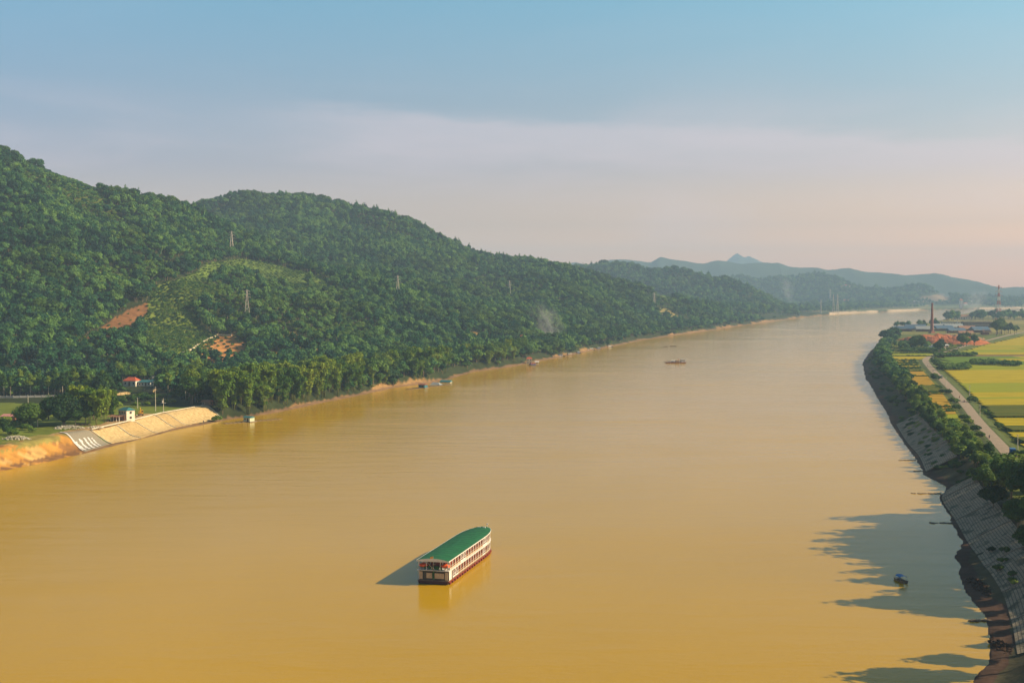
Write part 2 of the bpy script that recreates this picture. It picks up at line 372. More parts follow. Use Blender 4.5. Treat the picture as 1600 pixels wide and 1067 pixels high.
def fit_crest():
    T = HCOL[0]; Yg = np.linspace(1000, 3300, 160)[:, None]; Xg = T[None, :]*Yg; Yg = Yg+0*Xg
    pxc = proj(T*2000, 2000.0, 150.0)[0]; want = np.interp(pxc, [p[0] for p in SKYLINE], [p[1] for p in SKYLINE])
    for it in range(4):
        h = height(Xg, Yg)+8.5; py = proj(Xg, Yg, h)[1]; k = np.argmin(py, 0); j = np.arange(len(T)); ys_k = Yg[k, j]; hk = h[k, j]
        wz = CAMH+hk*0+np.array([PD(a, b, c)[2]-CAMH for a, b, c in zip(pxc, want, ys_k)]); f = np.clip((wz-8.5-PLZ)/np.maximum(hk-8.5-PLZ, 4), .5, 1.6)
        f = np.convolve(np.pad(f, 1, 'edge'), [.25, .5, .25], 'valid'); f = np.where(T > 0, np.minimum(f, 1.05), f)
        HCOL[1] = HCOL[1]*np.where((T > -.62), 1+(f-1)*(1-smooth(.12, .17, T)), 1)
    print('crest misfit px', np.abs(py.min(0)-want)[(pxc > 0) & (pxc < 1100)].mean())
fit_crest()

# fan shaped grid: fine in the view, coarse outside
_t_in = np.linspace(-.425, .425, 560); _t_out = np.linspace(.43, 1.3, 34)
_tt = np.concatenate([-_t_out[::-1], _t_in, _t_out])
ys = [40.0]
while ys[-1] < 16200:
    Y = ys[-1]
    st = 12 if Y < 240 else Y*Y/80000*.75 if Y < 730 else 5.0 if Y < 1000 else 6.2 if Y < 3300 else Y*.006 if Y < 8000 else Y*.009
    ys.append(Y+max(st, 1.0))
ys = np.array(ys)
GX = ys[:, None]*_tt[None, :]; GY = np.repeat(ys[:, None], len(_tt), 1)
GH, GL, GR, GAL, GAR = height(GX, GY, True)
PXg, PYg = proj(GX, GY, GH)
# cull table: running maximum elevation slope along each view column
SLOPE = np.maximum.accumulate((GH-CAMH)/GY, axis=0)
def visible(x, y, top):
    i = np.clip(np.searchsorted(ys, y)-3, 0, len(ys)-1); j = np.clip(np.searchsorted(_tt, x/y), 0, len(_tt)-1)
    return (top-CAMH)/y > SLOPE[i, j]-.0004

# ground cover colours (what the soil or sward there is made of)
def C(*c): return np.array(c)
FOREST = C(.030, .040, .012); GRASS = C(.13, .16, .02); DIRT = C(.40, .195, .040); MUD = C(.16, .095, .05); PALE = C(.50, .40, .22); MEADOW = C(.10, .125, .025)
col = np.zeros(GX.shape+(3,)); col[:] = FOREST
nA = vnoise(GX, GY, 60, 4, 11)[..., None]; nB = vnoise(GX, GY, 15, 3, 12)[..., None]
def paint(mask, c, k=1.0):
    m = np.asarray(mask, float)[..., None]*k; col[:] = col*(1-m)+c*m
onR = GR > GL
paint(onR, C(.10, .12, .018)*1.0); paint(onR & (GY > 2150), C(.16, .15, .03)); paint(onR & (GY > 2150) & (vnoise(GX, GY*.4, 130, 3, 31) > 0), C(.24, .20, .05))
paint((GL > 6) & ~onR & (GAL < 9) & (GY < 900), GRASS)
paint((GL > 12) & (GL < 27+nA[..., 0]*14) & ~onR & (GAL < 8.3) & (GY < 800), C(.34, .22, .10))
# left bank strip of bare earth
paint((GL > -60) & (GL < 5+nA[..., 0]*7) & ~onR, C(.26, .15, .06))
paint((GL > -60) & (GL < 4+nB[..., 0]*2) & ~onR, MUD*1.2)
paint((GL > -5) & (GL < 60) & (GAL < 6.3) & ~onR & ((GL < 22)), DIRT*1.05)
slope_ = (GL > -2) & (GL < 24) & (GAL < 6.3) & ~onR
paint(slope_ & (vnoise(GX, GY, 9, 4, 51) > .12), C(.27, .13, .04)); paint(slope_ & (vnoise(GX, GY, 6, 3, 57) > .30), C(.50, .30, .10)); paint(slope_ & (GL < 6) & (vnoise(GX, GY, 5, 3, 59) > -.1), C(.20, .10, .04))
paint((GL > 15) & (GL < 30) & (GAL < 6.5) & ~onR & (nB[..., 0] > -.05), C(.24, .20, .05))
paint((GR > -5) & (GR < 22) & onR, C(.085, .075, .04))
paint((GR > -5) & (GR < 5+nB[..., 0]*3) & onR, C(.085, .05, .035))
CLEAR = {}   # clearings on the hills: polygon in pixels, distance range, ground colour
CLEAR['bare_slope'] = ([(132,530),(172,505),(200,485),(238,473),(240,486),(226,508),(196,524),(165,532),(140,538)], 1100, 1700, C(.24, .11, .04))
CLEAR['crop_terrace'] = ([(232,480),(245,446),(262,440),(335,444),(350,458),(302,484),(316,505),(342,532),(305,562),(255,562),(222,545),(226,505)], 1050, 1900, C(.15, .19, .025))
CLEAR['meadow_ridge'] = ([(380,405),(420,411),(470,422),(518,440),(505,450),(455,444),(405,432),(350,426),(300,450),(268,446),(330,412)], 1300, 2100, C(.11, .16, .028))
CLEAR['cut_slope'] = ([(290,556),(345,524),(362,521),(392,541),(385,562),(330,566),(296,564)], 1000, 1500, C(.44, .20, .06))
CLEAR['cut_patch_a'] = ([(418,566),(425,550),(440,553),(436,564)], 1000, 1400, C(.55, .24, .05))
CLEAR['grassy_gully'] = ([(440,516),(452,514),(480,529),(534,538),(530,553),(480,550),(446,536)], 1100, 1700, C(.16, .12, .03))
CLEAR['cut_patch_b'] = ([(598,534),(618,534),(616,542),(604,540)], 1100, 1700, C(.42, .17, .06))
CLEAR['cut_patch_c'] = ([(718,528),(735,517),(765,518),(772,528),(745,534)], 1200, 1900, C(.26, .16, .045))
CLEAR['meadow_far'] = ([(1028,497),(1022,482),(1040,482),(1062,493),(1064,502),(1035,503)], 2000, 3000, C(.20, .16, .05))
CLEAR['ridge_brown'] = ([(922,427),(940,427),(975,441),(965,445)], 2200, 3000, C(.14, .12, .05))
CLEAR['young_ridge'] = ([(30,252),(60,262),(150,295),(180,330),(160,335),(110,310),(40,270)], 1300, 2000, C(.10, .11, .02))
CLEAR['right_hill_light'] = ([(1020,460),(1035,456),(1060,474),(1050,476)], 2200, 3200, C(.10, .12, .03))
for k, (pl, y0, y1, c) in CLEAR.items():
    jx = PXg+vnoise(GX, GY, 45, 3, 3)*9; jy = PYg+vnoise(GX, GY, 45, 3, 8)*5
    paint(inpoly(jx, jy, pl) & (GY > y0) & (GY < y1), c)
# far plain beyond the bend and quarry
farp = (GL > 10) & (GY > 4400) & ~onR
paint(farp & (GH < 16), C(.10, .12, .035)); paint(farp & (GH < 16) & (nA[..., 0] > .25), C(.30, .22, .10))
paint((GY > 4400) & (GH >= 16), C(.035, .055, .02))
paint((GL > -20) & (GL < 26+30*nA[..., 0]) & (GY > 4300) & ~onR & ((PXg > 1296) & (PXg < 1372) | (PXg > 1388) & (PXg < 1436) | (PXg > 1530)), C(.46, .34, .22))
paint(inpoly(PXg, PYg, [(1432,471),(1440,464),(1462,460),(1478,462),(1488,471)]) & (GY > 5000) & (GY < 9500), C(.22, .155, .10))
paint(inpoly(PXg, PYg, [(1312,449),(1322,444),(1345,450),(1360,455),(1340,452)]) & (GY > 5000) & (GY < 11000), C(.30, .26, .15))
col *= (1+.22*nA+.22*nB)

ny, nx = GX.shape; idx = np.arange(ny*nx).reshape(ny, nx)
Fq = np.stack([idx[:-1, :-1], idx[:-1, 1:], idx[1:, 1:], idx[1:, :-1]], -1).reshape(-1, 4)
gm = mat('earth', (1, 1, 1), .95, .28, .16, attr='col', spec=.1, bump=.25, bscale=.4)
ground = link('ground', npmesh('ground', np.stack([GX, GY, GH], -1).reshape(-1, 3), Fq, gm, True, colors=np.clip(col, 0, 1).reshape(-1, 3)))
tag(ground, 'forested hills, river terraces and banks', kind='structure')

# ---------------------------------------------------------------- river
def river_mat():
    m = bpy.data.materials.new('muddy_water'); m.use_nodes = True; nt = m.node_tree; N = nt.nodes; L = nt.links
    b = N['Principled BSDF']; b.inputs['IOR'].default_value = 1.28; b.inputs['Specular IOR Level'].default_value = .16
    geo = N.new('ShaderNodeNewGeometry')
    def noise(sx, sy, det, sc=1.0, rough=.5, dist=0):
        mp = N.new('ShaderNodeMapping'); mp.inputs['Scale'].default_value = (sx, sy, 1); L.new(geo.outputs['Position'], mp.inputs[0])
        z = N.new('ShaderNodeTexNoise'); z.inputs['Scale'].default_value = sc; z.inputs['Detail'].default_value = det
        z.inputs['Roughness'].default_value = rough; z.inputs['Distortion'].default_value = dist
        L.new(mp.outputs[0], z.inputs[0]); return z.outputs[0]
    c1 = noise(.006, .0025, 5, 1, .6, .6)
    mr = N.new('ShaderNodeMapRange'); mr.inputs[1].default_value = .3; mr.inputs[2].default_value = .7; L.new(c1, mr.inputs[0])
    mx = N.new('ShaderNodeMix'); mx.data_type = 'RGBA'; mx.inputs[6].default_value = (*WATER_A, 1); mx.inputs[7].default_value = (*WATER_B, 1)
    L.new(mr.outputs[0], mx.inputs[0]); L.new(mx.outputs[2], b.inputs['Base Color'])
    # wind streaks: calm and ruffled water
    c2 = noise(.004, .02, 4, 1, .6, .8)
    rr = N.new('ShaderNodeMapRange'); rr.inputs[1].default_value = .35; rr.inputs[2].default_value = .68; rr.inputs[3].default_value = .05; rr.inputs[4].default_value = .17
    L.new(c2, rr.inputs[0]); L.new(rr.outputs[0], b.inputs['Roughness'])
    w1 = noise(.3, .8, 4, 1, .6); w2 = noise(.03, .11, 3, 1, .5, .4)
    ad = N.new('ShaderNodeMath'); ad.operation = 'MULTIPLY_ADD'; ad.inputs[1].default_value = 2.2; L.new(w2, ad.inputs[0]); L.new(w1, ad.inputs[2])
    bp = N.new('ShaderNodeBump'); bp.inputs['Distance'].default_value = .085; bp.inputs['Strength'].default_value = .7
    L.new(ad.outputs[0], bp.inputs['Height']); L.new(bp.outputs[0], b.inputs['Normal'])
    return m
WATER_A = (.45, .26, .002); WATER_B = (.39, .23, .006)
wm = river_mat()
wx = np.linspace(-7000, 16500, 40); wy = np.concatenate([np.linspace(-200, 800, 12), np.linspace(900, 16200, 40)])
WX, WY = np.meshgrid(wx, wy); wi = np.arange(WX.size).reshape(WX.shape)
river = link('river', npmesh('river', np.stack([WX, WY, WX*0], -1).reshape(-1, 3), np.stack([wi[:-1, :-1], wi[:-1, 1:], wi[1:, 1:], wi[1:, :-1]], -1).reshape(-1, 4), wm))
tag(river, 'wide muddy ochre river', kind='structure')

# ---------------------------------------------------------------- haze
def haze():
    b = MB(); b.box((2500, 7900, 300), (30000, 17000, 640)); m = bpy.data.materials.new('haze'); m.use_nodes = True
    N = m.node_tree.nodes; N.clear(); v = N.new('ShaderNodeVolumePrincipled'); o = N.new('ShaderNodeOutputMaterial')
    v.inputs['Density'].default_value = HAZE_DENSITY; v.inputs['Color'].default_value = HAZE_COLOR; v.inputs['Anisotropy'].default_value = .0
    v.inputs['Density Attribute'].default_value = ''
    m.node_tree.links.new(v.outputs[0], o.inputs['Volume']); m.cycles.homogeneous_volume = True
    h = b.build('haze', m); tag(h, 'thin blue evening haze over the valley', kind='stuff')
haze()
# ================================================================ VEGETATION
def leaf_mat(name, a, b, c, scale=.02, trans=.25, tip=1.0):
    """a dark, b mid, c bright foliage: mixed per plant and by broad patches of the wood"""
    m = bpy.data.materials.new(name); m.use_nodes = True; nt = m.node_tree; N = nt.nodes; L = nt.links
    bs = N['Principled BSDF']; bs.inputs['Roughness'].default_value = .6; bs.inputs['Specular IOR Level'].default_value = .2
    oi = N.new('ShaderNodeObjectInfo'); geo = N.new('ShaderNodeNewGeometry')
    nz = N.new('ShaderNodeTexNoise'); nz.inputs['Scale'].default_value = scale; nz.inputs['Detail'].default_value = 3; L.new(geo.outputs['Position'], nz.inputs[0])
    n2 = N.new('ShaderNodeTexNoise'); n2.inputs['Scale'].default_value = .45; n2.inputs['Detail'].default_value = 2; L.new(geo.outputs['Position'], n2.inputs[0])
    ma = N.new('ShaderNodeMath'); ma.operation = 'MULTIPLY_ADD'; ma.inputs[1].default_value = .8; L.new(oi.outputs['Random'], ma.inputs[0])
    mb = N.new('ShaderNodeMath'); mb.operation = 'MULTIPLY_ADD'; mb.inputs[1].default_value = 1.4; mb.inputs[2].default_value = -.75; L.new(nz.outputs[0], mb.inputs[0])
    L.new(mb.outputs[0], ma.inputs[2])
    mc = N.new('ShaderNodeMath'); mc.operation = 'MULTIPLY_ADD'; mc.inputs[1].default_value = .5; L.new(n2.outputs[0], mc.inputs[0]); L.new(ma.outputs[0], mc.inputs[2])
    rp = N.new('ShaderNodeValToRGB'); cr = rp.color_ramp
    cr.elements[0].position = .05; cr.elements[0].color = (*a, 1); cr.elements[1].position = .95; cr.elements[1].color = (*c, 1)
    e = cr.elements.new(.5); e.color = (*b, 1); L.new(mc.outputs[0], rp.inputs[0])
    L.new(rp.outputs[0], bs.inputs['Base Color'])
    if trans:
        tr = N.new('ShaderNodeBsdfTranslucent'); L.new(rp.outputs[0], tr.inputs[0]); mx = N.new('ShaderNodeMixShader'); mx.inputs[0].default_value = trans
        L.new(bs.outputs[0], mx.inputs[1]); L.new(tr.outputs[0], mx.inputs[2]); L.new(mx.outputs[0], N['Material Output'].inputs[0])
    return m
LM = {
 'forest': leaf_mat('forest_foliage', (.003, .026, .016), (.022, .105, .036), (.13, .25, .045), .009),
 'broad': leaf_mat('broadleaf_foliage', (.014, .050, .009), (.060, .135, .014), (.18, .25, .022), .03),
 'bright': leaf_mat('bamboo_foliage', (.035, .10, .010), (.10, .19, .014), (.22, .29, .02), .03),
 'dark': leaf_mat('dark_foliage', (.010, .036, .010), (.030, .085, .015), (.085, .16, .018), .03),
 'banana': leaf_mat('banana_leaf', (.035, .09, .010), (.09, .18, .016), (.22, .30, .03), .08, .35),
 'crop': leaf_mat('crop_foliage', (.03, .09, .016), (.07, .16, .024), (.16, .25, .035), .02)}
BARK = mat('bark', (.22, .17, .11), .9, .4, 2.0); PALEBARK = mat('pale_bark', (.42, .36, .26), .85, .3, 2.0)

_ico = {}
def ico(n):
    if n not in _ico:
        import bmesh
        b = bmesh.new(); bmesh.ops.create_icosphere(b, subdivisions=n, radius=1)
        _ico[n] = (np.array([v.co[:] for v in b.verts]), np.array([[v.index for v in f.verts] for f in b.faces])); b.free()
    return _ico[n]
def foliage(lobes, n_per, size, seed, core=1, jit=.35, droop=0.0):
    """lobes: (x,y,z,rx,ry,rz). leaf-clump cards spread over lumpy lobes, dark hollow cores inside."""
    g = np.random.default_rng(seed); V = []; F3 = []; F4 = []; b = 0
    iv, iF = ico(core)
    for (x, y, z, rx, ry, rz) in lobes:
        if core:
            v = iv*(np.array([rx, ry, rz])*.78)*(1+g.normal(0, .10, (len(iv), 1)))+np.array([x, y, z]); V.append(v); F3.append(iF+b); b += len(v)
        d = g.normal(size=(n_per, 3)); d[:, 2] = np.abs(d[:, 2])*1.1-.35*np.abs(d[:, 2]); d /= np.linalg.norm(d, axis=1)[:, None]
        r = .72+.42*g.random((n_per, 1))**.7
        c = d*r*np.array([rx, ry, rz])+np.array([x, y, z])
        nrm = d+g.normal(0, jit, d.shape); nrm[:, 2] += .25; nrm /= np.linalg.norm(nrm, axis=1)[:, None]
        u = np.cross(nrm, g.normal(size=d.shape)); u /= np.linalg.norm(u, axis=1)[:, None]; w = np.cross(nrm, u)
        s = size*(.55+.9*g.random((n_per, 1))); s2 = s*(.5+.4*g.random((n_per, 1)))
        tip = nrm*s*.30
        q = np.stack([c-u*s-tip-np.array([0, 0, 1])*droop*s, c-w*s2, c+u*s-tip, c+w*s2], 1).reshape(-1, 3)
        V.append(q); k = np.arange(n_per)*4+b; F4.append(np.stack([k, k+1, k+2, k+3], 1)); b += 4*n_per
    return np.concatenate(V), (np.concatenate(F3) if F3 else np.zeros((0, 3), int)), np.concatenate(F4)
def trunk_mb(h, r, limbs, seed, lean=.04):
    g = random.Random(seed); m = MB()
    lx, ly = g.uniform(-lean, lean)*h, g.uniform(-lean, lean)*h
    m.tube([(0, 0, -.6), (lx*.2, ly*.2, h*.3), (lx*.6, ly*.6, h*.65), (lx, ly, h)], [r*1.35, r, r*.75, r*.35], 7)
    for (x, y, z, q) in limbs:
        t = g.uniform(.45, .8); a = Vector((lx*t, ly*t, h*t)); b = Vector((x, y, z)); m.tube([a, a.lerp(b, .5)+Vector((0, 0, -.06*h)), b], [r*.5, r*.33, r*.12], 5)
    return m
def lobes_round(n, R0, h0, h1, seed, rr=(.42, .62), flat=.75):
    g = random.Random(seed); L = [(0, 0, (h0+h1)/2+.1*(h1-h0), R0*.62, R0*.62, (h1-h0)*.42)]
    for i in range(n):
        a = 2*math.pi*(i*.618)+g.uniform(-.3, .3); q = math.sqrt((i+.6)/n)*R0*.68; t = 1-(q/R0)**2*1.1
        z = h0+(h1-h0)*(.30+.52*max(.05, t)*g.uniform(.75, 1.05)); r = R0*g.uniform(*rr)
        L.append((q*math.cos(a), q*math.sin(a), z, r, r, r*flat))
    return L
def two(name, parts):
    """one mesh out of (V,F3,F4,mat) and (MB,mat) parts, for trees too small to show parts"""
    V = []; F3 = []; F4 = []; I3 = []; I4 = []; b = 0; ms = []
    for k, p in enumerate(parts):
        if isinstance(p[0], MB):
            v = np.array([tuple(q) for q in p[0].v]); f4 = np.array([f for f in p[0].f if len(f) == 4]); f3 = np.zeros((0, 3), int)
        else: v, f3, f4 = p[:3]
        V.append(v)
        if len(f3): F3.append(f3+b); I3.append(np.full(len(f3), k))
        if len(f4): F4.append(f4+b); I4.append(np.full(len(f4), k))
        b += len(v); ms.append(p[-1])
    F = []; I = []
    if F3: F.append(np.concatenate(F3)); I += I3
    if F4: F.append(np.concatenate(F4)); I += I4
    me = npmesh(name, np.concatenate(V), F)
    for m in ms: me.materials.append(m)
    me.polygons.foreach_set('material_index', np.concatenate(I).astype(np.int32)); return me
# ---- prototypes for the mass forest (never linked to the scene themselves)
PC = bpy.data.collections.new('forest_tree_kinds')
def proto(me):
    o = bpy.data.objects.new(me.name, me); PC.objects.link(o); return o
def forest_proto(i, Rr, h, lm, n=6, per=30, size=1.1, bark=BARK):
    L = lobes_round(n, Rr, h*.08, h, i*7+1)
    return two('wood_%02d' % i, [(trunk_mb(h*.6, .28, [], i), bark), foliage(L, per, size, i)+(lm,)])
proto(forest_proto(0, 5.2, 12, LM['forest'])); proto(forest_proto(1, 4.2, 14, LM['forest'], 5)); proto(forest_proto(2, 6.2, 12.5, LM['forest'], 8))
proto(forest_proto(3, 3.4, 10, LM['forest'], 5)); proto(forest_proto(4, 3.6, 18, LM['forest'], 7))
def bush_proto(i, Rr, h, lm, per=26, size=.7):
    return two('wood_%02d' % i, [(MB().tube([(0, 0, -.3), (0, 0, h*.3)], .12, 4), BARK), foliage(lobes_round(4, Rr, 0, h, i), per, size, i)+(lm,)])
proto(bush_proto(5, 1.5, 1.9, LM['crop'])); proto(bush_proto(6, 2.6, 3.2, LM['forest'])); proto(bush_proto(7, 2.4, 3.0, LM['crop'])); proto(forest_proto(8, 2.9, 7, LM['crop'], 5, 26, .9)); proto(forest_proto(9, 6.8, 15, LM['dark'], 8))

def scatter_obj(name, pts, label):
    """pts: (x, y, z, rot, scale, kind)"""
    A = np.array(pts, float); me = bpy.data.meshes.new(name); me.vertices.add(len(A)); me.vertices.foreach_set('co', A[:, :3].astype(np.float32).ravel())
    for nm, c, ty in (('yaw', 3, 'FLOAT'), ('size', 4, 'FLOAT')):
        a = me.attributes.new(nm, ty, 'POINT'); a.data.foreach_set('value', A[:, c].astype(np.float32))
    a = me.attributes.new('sort', 'INT', 'POINT'); a.data.foreach_set('value', A[:, 5].astype(np.int32))
    o = link(name, me); tag(o, label, kind='stuff')
    md = o.modifiers.new('planting', 'NODES'); ng = bpy.data.node_groups.new('planting', 'GeometryNodeTree'); md.node_group = ng
    ng.interface.new_socket('Geometry', in_out='INPUT', socket_type='NodeSocketGeometry'); ng.interface.new_socket('Geometry', in_out='OUTPUT', socket_type='NodeSocketGeometry')
    N = ng.nodes; L = ng.links; gi = N.new('NodeGroupInput'); go = N.new('NodeGroupOutput')
    ci = N.new('GeometryNodeCollectionInfo'); ci.inputs['Collection'].default_value = PC; ci.inputs['Separate Children'].default_value = True; ci.inputs['Reset Children'].default_value = True
    ip = N.new('GeometryNodeInstanceOnPoints'); ip.inputs['Pick Instance'].default_value = True
    def na(nm, ty):
        q = N.new('GeometryNodeInputNamedAttribute'); q.data_type = ty; q.inputs['Name'].default_value = nm; return q.outputs['Attribute']
    cx = N.new('ShaderNodeCombineXYZ'); L.new(na('yaw', 'FLOAT'), cx.inputs[2])
    er = N.new('FunctionNodeEulerToRotation'); L.new(cx.outputs[0], er.inputs[0])
    L.new(gi.outputs[0], ip.inputs['Points']); L.new(ci.outputs[0], ip.inputs['Instance']); L.new(na('sort', 'INT'), ip.inputs['Instance Index'])
    L.new(er.outputs[0], ip.inputs['Rotation']); L.new(na('size', 'FLOAT'), ip.inputs['Scale']); L.new(ip.outputs[0], go.inputs[0])
    return o

# ---- where the woods stand
def clearing(px, py, y):
    m = np.zeros(px.shape, bool)
    for k, (pl, y0, y1, c) in CLEAR.items():
        m |= inpoly(px, py, pl) & (y > y0) & (y < y1)
    return m
def jitter_grid(y0, y1, s, tmax=.46, tmin=-.46):
    n = int((y1-y0)/s); out = []
    for i in range(n):
        y = y0+i*s; x0 = y*tmin; k = int((y*(tmax-tmin))/s)
        xs = x0+(np.arange(k)+.5*(i % 2))*s
        out.append(np.stack([xs+rng.uniform(-.42, .42, k)*s, y+rng.uniform(-.42, .42, k)*s], 1))
    return np.concatenate(out)
NEARTREES = []
FLAT_OPEN = [  # open ground on the left terrace: world polygons from pixels at terrace height
 [P(*p, PLZ)[:2] for p in [(184,594),(246,592),(252,622),(182,624)]],
 [P(*p, PLZ)[:2] for p in [(-260,830),(-260,612),(-40,617),(60,619),(128,618),(150,625),(250,621),(276,612),(300,628),(338,632),(352,655),(300,668),(200,697),(60,732)]],
]
pts = []
for (y0, y1, s, big) in ((560, 1700, 6.0, .92), (1700, 2600, 6.6, .95), (2600, 3400, 8.0, 1.05), (3400, 5200, 13, 1.35), (5200, 8200, 19, 1.7)):
    q = jitter_grid(y0, y1, s); x, y = q[:, 0], q[:, 1]
    h, L_, R_, al, ar = height(x, y, True)
    px, py = proj(x, y, h)
    keep = (L_ > 8+7*vnoise(x, y, 30, 2, 1)) & (L_ > R_) & visible(x, y, h+16) & (px > -260) & (px < 1900)
    keep &= ~clearing(px+vnoise(x, y, 45, 3, 3)*9, py+vnoise(x, y, 45, 3, 8)*5, y)
    keep &= ~((y > 3300) & (y < 9000) & (h < 14) & (vnoise(x, y, 200, 3, 4) > -.15))
    for pl in FLAT_OPEN: keep &= ~inpoly(x, y, pl)
    keep &= ~(inpoly(px, py, [(1428,473),(1440,463),(1462,459),(1480,461),(1492,473)]) & (y > 5000))
    nz = vnoise(x, y, 120, 3, 14); nf = vnoise(x, y, 16, 2, 15)
    keep &= ~((nf > .50) & (y < 3400))
    x, y, h, nz, px, py, L_ = x[keep], y[keep], h[keep], nz[keep], px[keep], py[keep], L_[keep]
    k = rng.integers(0, 4, len(x)); k = np.where(rng.random(len(x)) < .05+.10*(nz > .3), 4, k)
    pj, pk = px+vnoise(x, y, 80, 4, 33)*22, py+vnoise(x, y, 80, 4, 38)*12
    plant = inpoly(pj, pk, [(330,450),(420,420),(500,440),(560,470),(600,520),(560,545),(470,520),(400,530),(340,520),(300,480)]) & (y < 2200)
    plant |= inpoly(pj, pk, [(40,262),(100,285),(170,330),(240,372),(215,385),(150,345),(80,305),(30,275)]) | inpoly(pj, pk, [(720,440),(790,430),(850,450),(830,475),(760,470)]) | inpoly(pj, pk, [(1000,452),(1050,462),(1075,480),(1040,490),(1005,475)]) | inpoly(pj, pk, [(530,330),(620,352),(640,375),(560,362)])
    sc = None
    lite = (vnoise(x, y, 150, 3, 81)+.5*vnoise(x, y, 22, 2, 82) > .30); k = np.where(lite & ~plant & (rng.random(len(x)) < .75), 8, k)
    plant &= rng.random(len(x)) < .86
    k = np.where(plant, 8, k); k = np.where(~plant & (vnoise(x, y, 55, 2, 71)-.25*nz > .38), 9, k)
    sc = big*(.62+.75*rng.random(len(x))**1.5+.28*nz+.18*vnoise(x, y, 40, 2, 44)); sc = np.where(plant, .85+.15*rng.random(len(x)), sc)
    sc = sc*(.82+.18*np.clip((y-700)/900, 0, 1)) if y0 < 1000 else sc
    for i in range(len(x)):
        pts.append((x[i], y[i], h[i]-.3, rng.uniform(0, 6.28), sc[i], k[i]))
pts.sort(key=lambda t: t[1])
N_IND = 110
NEARTREES = pts[:N_IND]; far_ = pts[N_IND:]
print('forest', len(far_), 'first', NEARTREES[0][:2], NEARTREES[-1][:2])
scatter_obj('forest', [p for p in far_ if p[1] < 3500], 'dense mixed forest covering the near hills')
scatter_obj('distant_woods', [p for p in far_ if p[1] >= 3500], 'hazy woods on the farther hills and plain')
# rows of young crop on the cleared terraces
rows = []
for key, sp_row, sp_in, kd, s0 in (('crop_terrace', 6.2, 2.6, 5, 1.0), ('meadow_ridge', 7, 5, 7, .8), ('young_ridge', 7, 5, 6, 1.2), ('grassy_gully', 8, 7, 5, .8), ('cut_slope', 14, 9, 6, .7), ('meadow_far', 12, 9, 6, 1.0), ('bare_slope', 16, 13, 6, .6)):
    pl, y0, y1, c = CLEAR[key]
    for y in np.arange(y0, y1, sp_row):
        xs = np.arange(-.45*y, .45*y, sp_in); xs = xs+rng.normal(0, .35, len(xs)); yy = y+6*vnoise(xs, xs*0+y, 90, 1, 3)+rng.normal(0, .4, len(xs))
        h = height(xs, yy); px, py = proj(xs, yy, h); px = px+vnoise(xs, yy, 45, 3, 3)*9; py = py+vnoise(xs, yy, 45, 3, 8)*5; m = inpoly(px, py, pl) & (rng.random(len(xs)) < .88)
        for a, b, z in zip(xs[m], yy[m], h[m]): rows.append((a, b, z-.1, rng.uniform(0, 6.28), s0*rng.uniform(.6, 1.2), kd if rng.random() < .9 else 7))
print('rows', len(rows))
scatter_obj('crop_rows', rows, 'rows of young bushes planted on the cleared slope')
# ================================================================ PLANTS THAT STAND AS THINGS OF THEIR OWN
def hit(px, py):
    """where the view ray through a photo pixel first meets the land"""
    u, y, w = ray(px, py); Y = np.geomspace(120, 15000, 700); X = Y*u/y; Z = CAMH+Y*w/y
    g = height(X, Y)-Z; k = int(np.argmax(g > 0)); a, b = Y[max(k-1, 0)], Y[k]
    for _ in range(14):
        m = .5*(a+b)
        if H1(m*u/y, m) > CAMH+m*w/y: b = m
        else: a = m
    return Vector((b*u/y, b, CAMH+b*w/y))
def ground_at(x, y): return Vector((x, y, H1(x, y)))
LWOOD = dict(bark=BARK, pale=PALEBARK)
def crown_me(name, lobes, n, size, seed, lm, core=1, jit=.35, droop=0):
    v, f3, f4 = foliage(lobes, n, size, seed, core, jit, droop); return npmesh(name, v, [f3, f4], lm)
PROTO = {}
def plant_kind(key, name, crown, trunk, tm, lowpoly=False):
    PROTO[key] = (name, crown, trunk.mesh(name+'_trunk', tm, True) if trunk else None)
def lim(L): return [(l[0], l[1], l[2]-l[5]*.4, l[3]) for l in L[1:7]]
for i, (Rr, h) in enumerate(((6.0, 15), (5.0, 17), (7.2, 15))):
    L = lobes_round(10, Rr, h*.06, h, 40+i, (.38, .54)); plant_kind('broad%d' % i, 'broadleaf_tree', crown_me('broad_crown', L, 210, .62, 50+i, LM['broad']), trunk_mb(h*.7, .32, lim(L), i), BARK)
    L = lobes_round(10, Rr, h*.04, h, 60+i, (.38, .56)); plant_kind('dark%d' % i, 'dense_tree', crown_me('dark_crown', L, 210, .62, 70+i, LM['dark']), trunk_mb(h*.7, .34, lim(L), i), BARK)
L = lobes_round(16, 12.5, -2.5, 15.5, 81, (.32, .44), .95); plant_kind('rain', 'rain_tree', crown_me('rain_crown', L, 230, .7, 82, LM['dark']), trunk_mb(8, .6, lim(L), 9), BARK)
for i in range(3):                                  # bamboo: fountains of arching plumes
    g = random.Random(90+i); L = []
    for k in range(15):
        a = g.uniform(0, 6.28); top = g.uniform(10.5, 15.5); out = g.uniform(1.2, 4.6)
        for t in (.25, .45, .62, .78, .92, 1.0):
            q = out*t**1.9; z = top*math.sin(min(t, 1)*1.45)*.98-(t > .95)*.9
            r = .55+1.0*math.sin(t*2.6); L.append((q*math.cos(a), q*math.sin(a), z, r, r, r*1.25))
    v, f3, f4 = foliage(L, 26, .62, 95+i, 0, .5, .25)
    st = MB()
    for k in range(9):
        a = g.uniform(0, 6.28); st.tube([(.5*math.cos(a), .5*math.sin(a), -.5), (1.0*math.cos(a), 1.0*math.sin(a), 5), (2.0*math.cos(a), 2.0*math.sin(a), 9)], [.09, .08, .04], 4)
    plant_kind('bamboo%d' % i, 'bamboo_clump', npmesh('bamboo_crown', v, [f3, f4], LM['bright']), st, mat('bamboo_stem', (.20, .22, .06), .6, .3, 1.0))
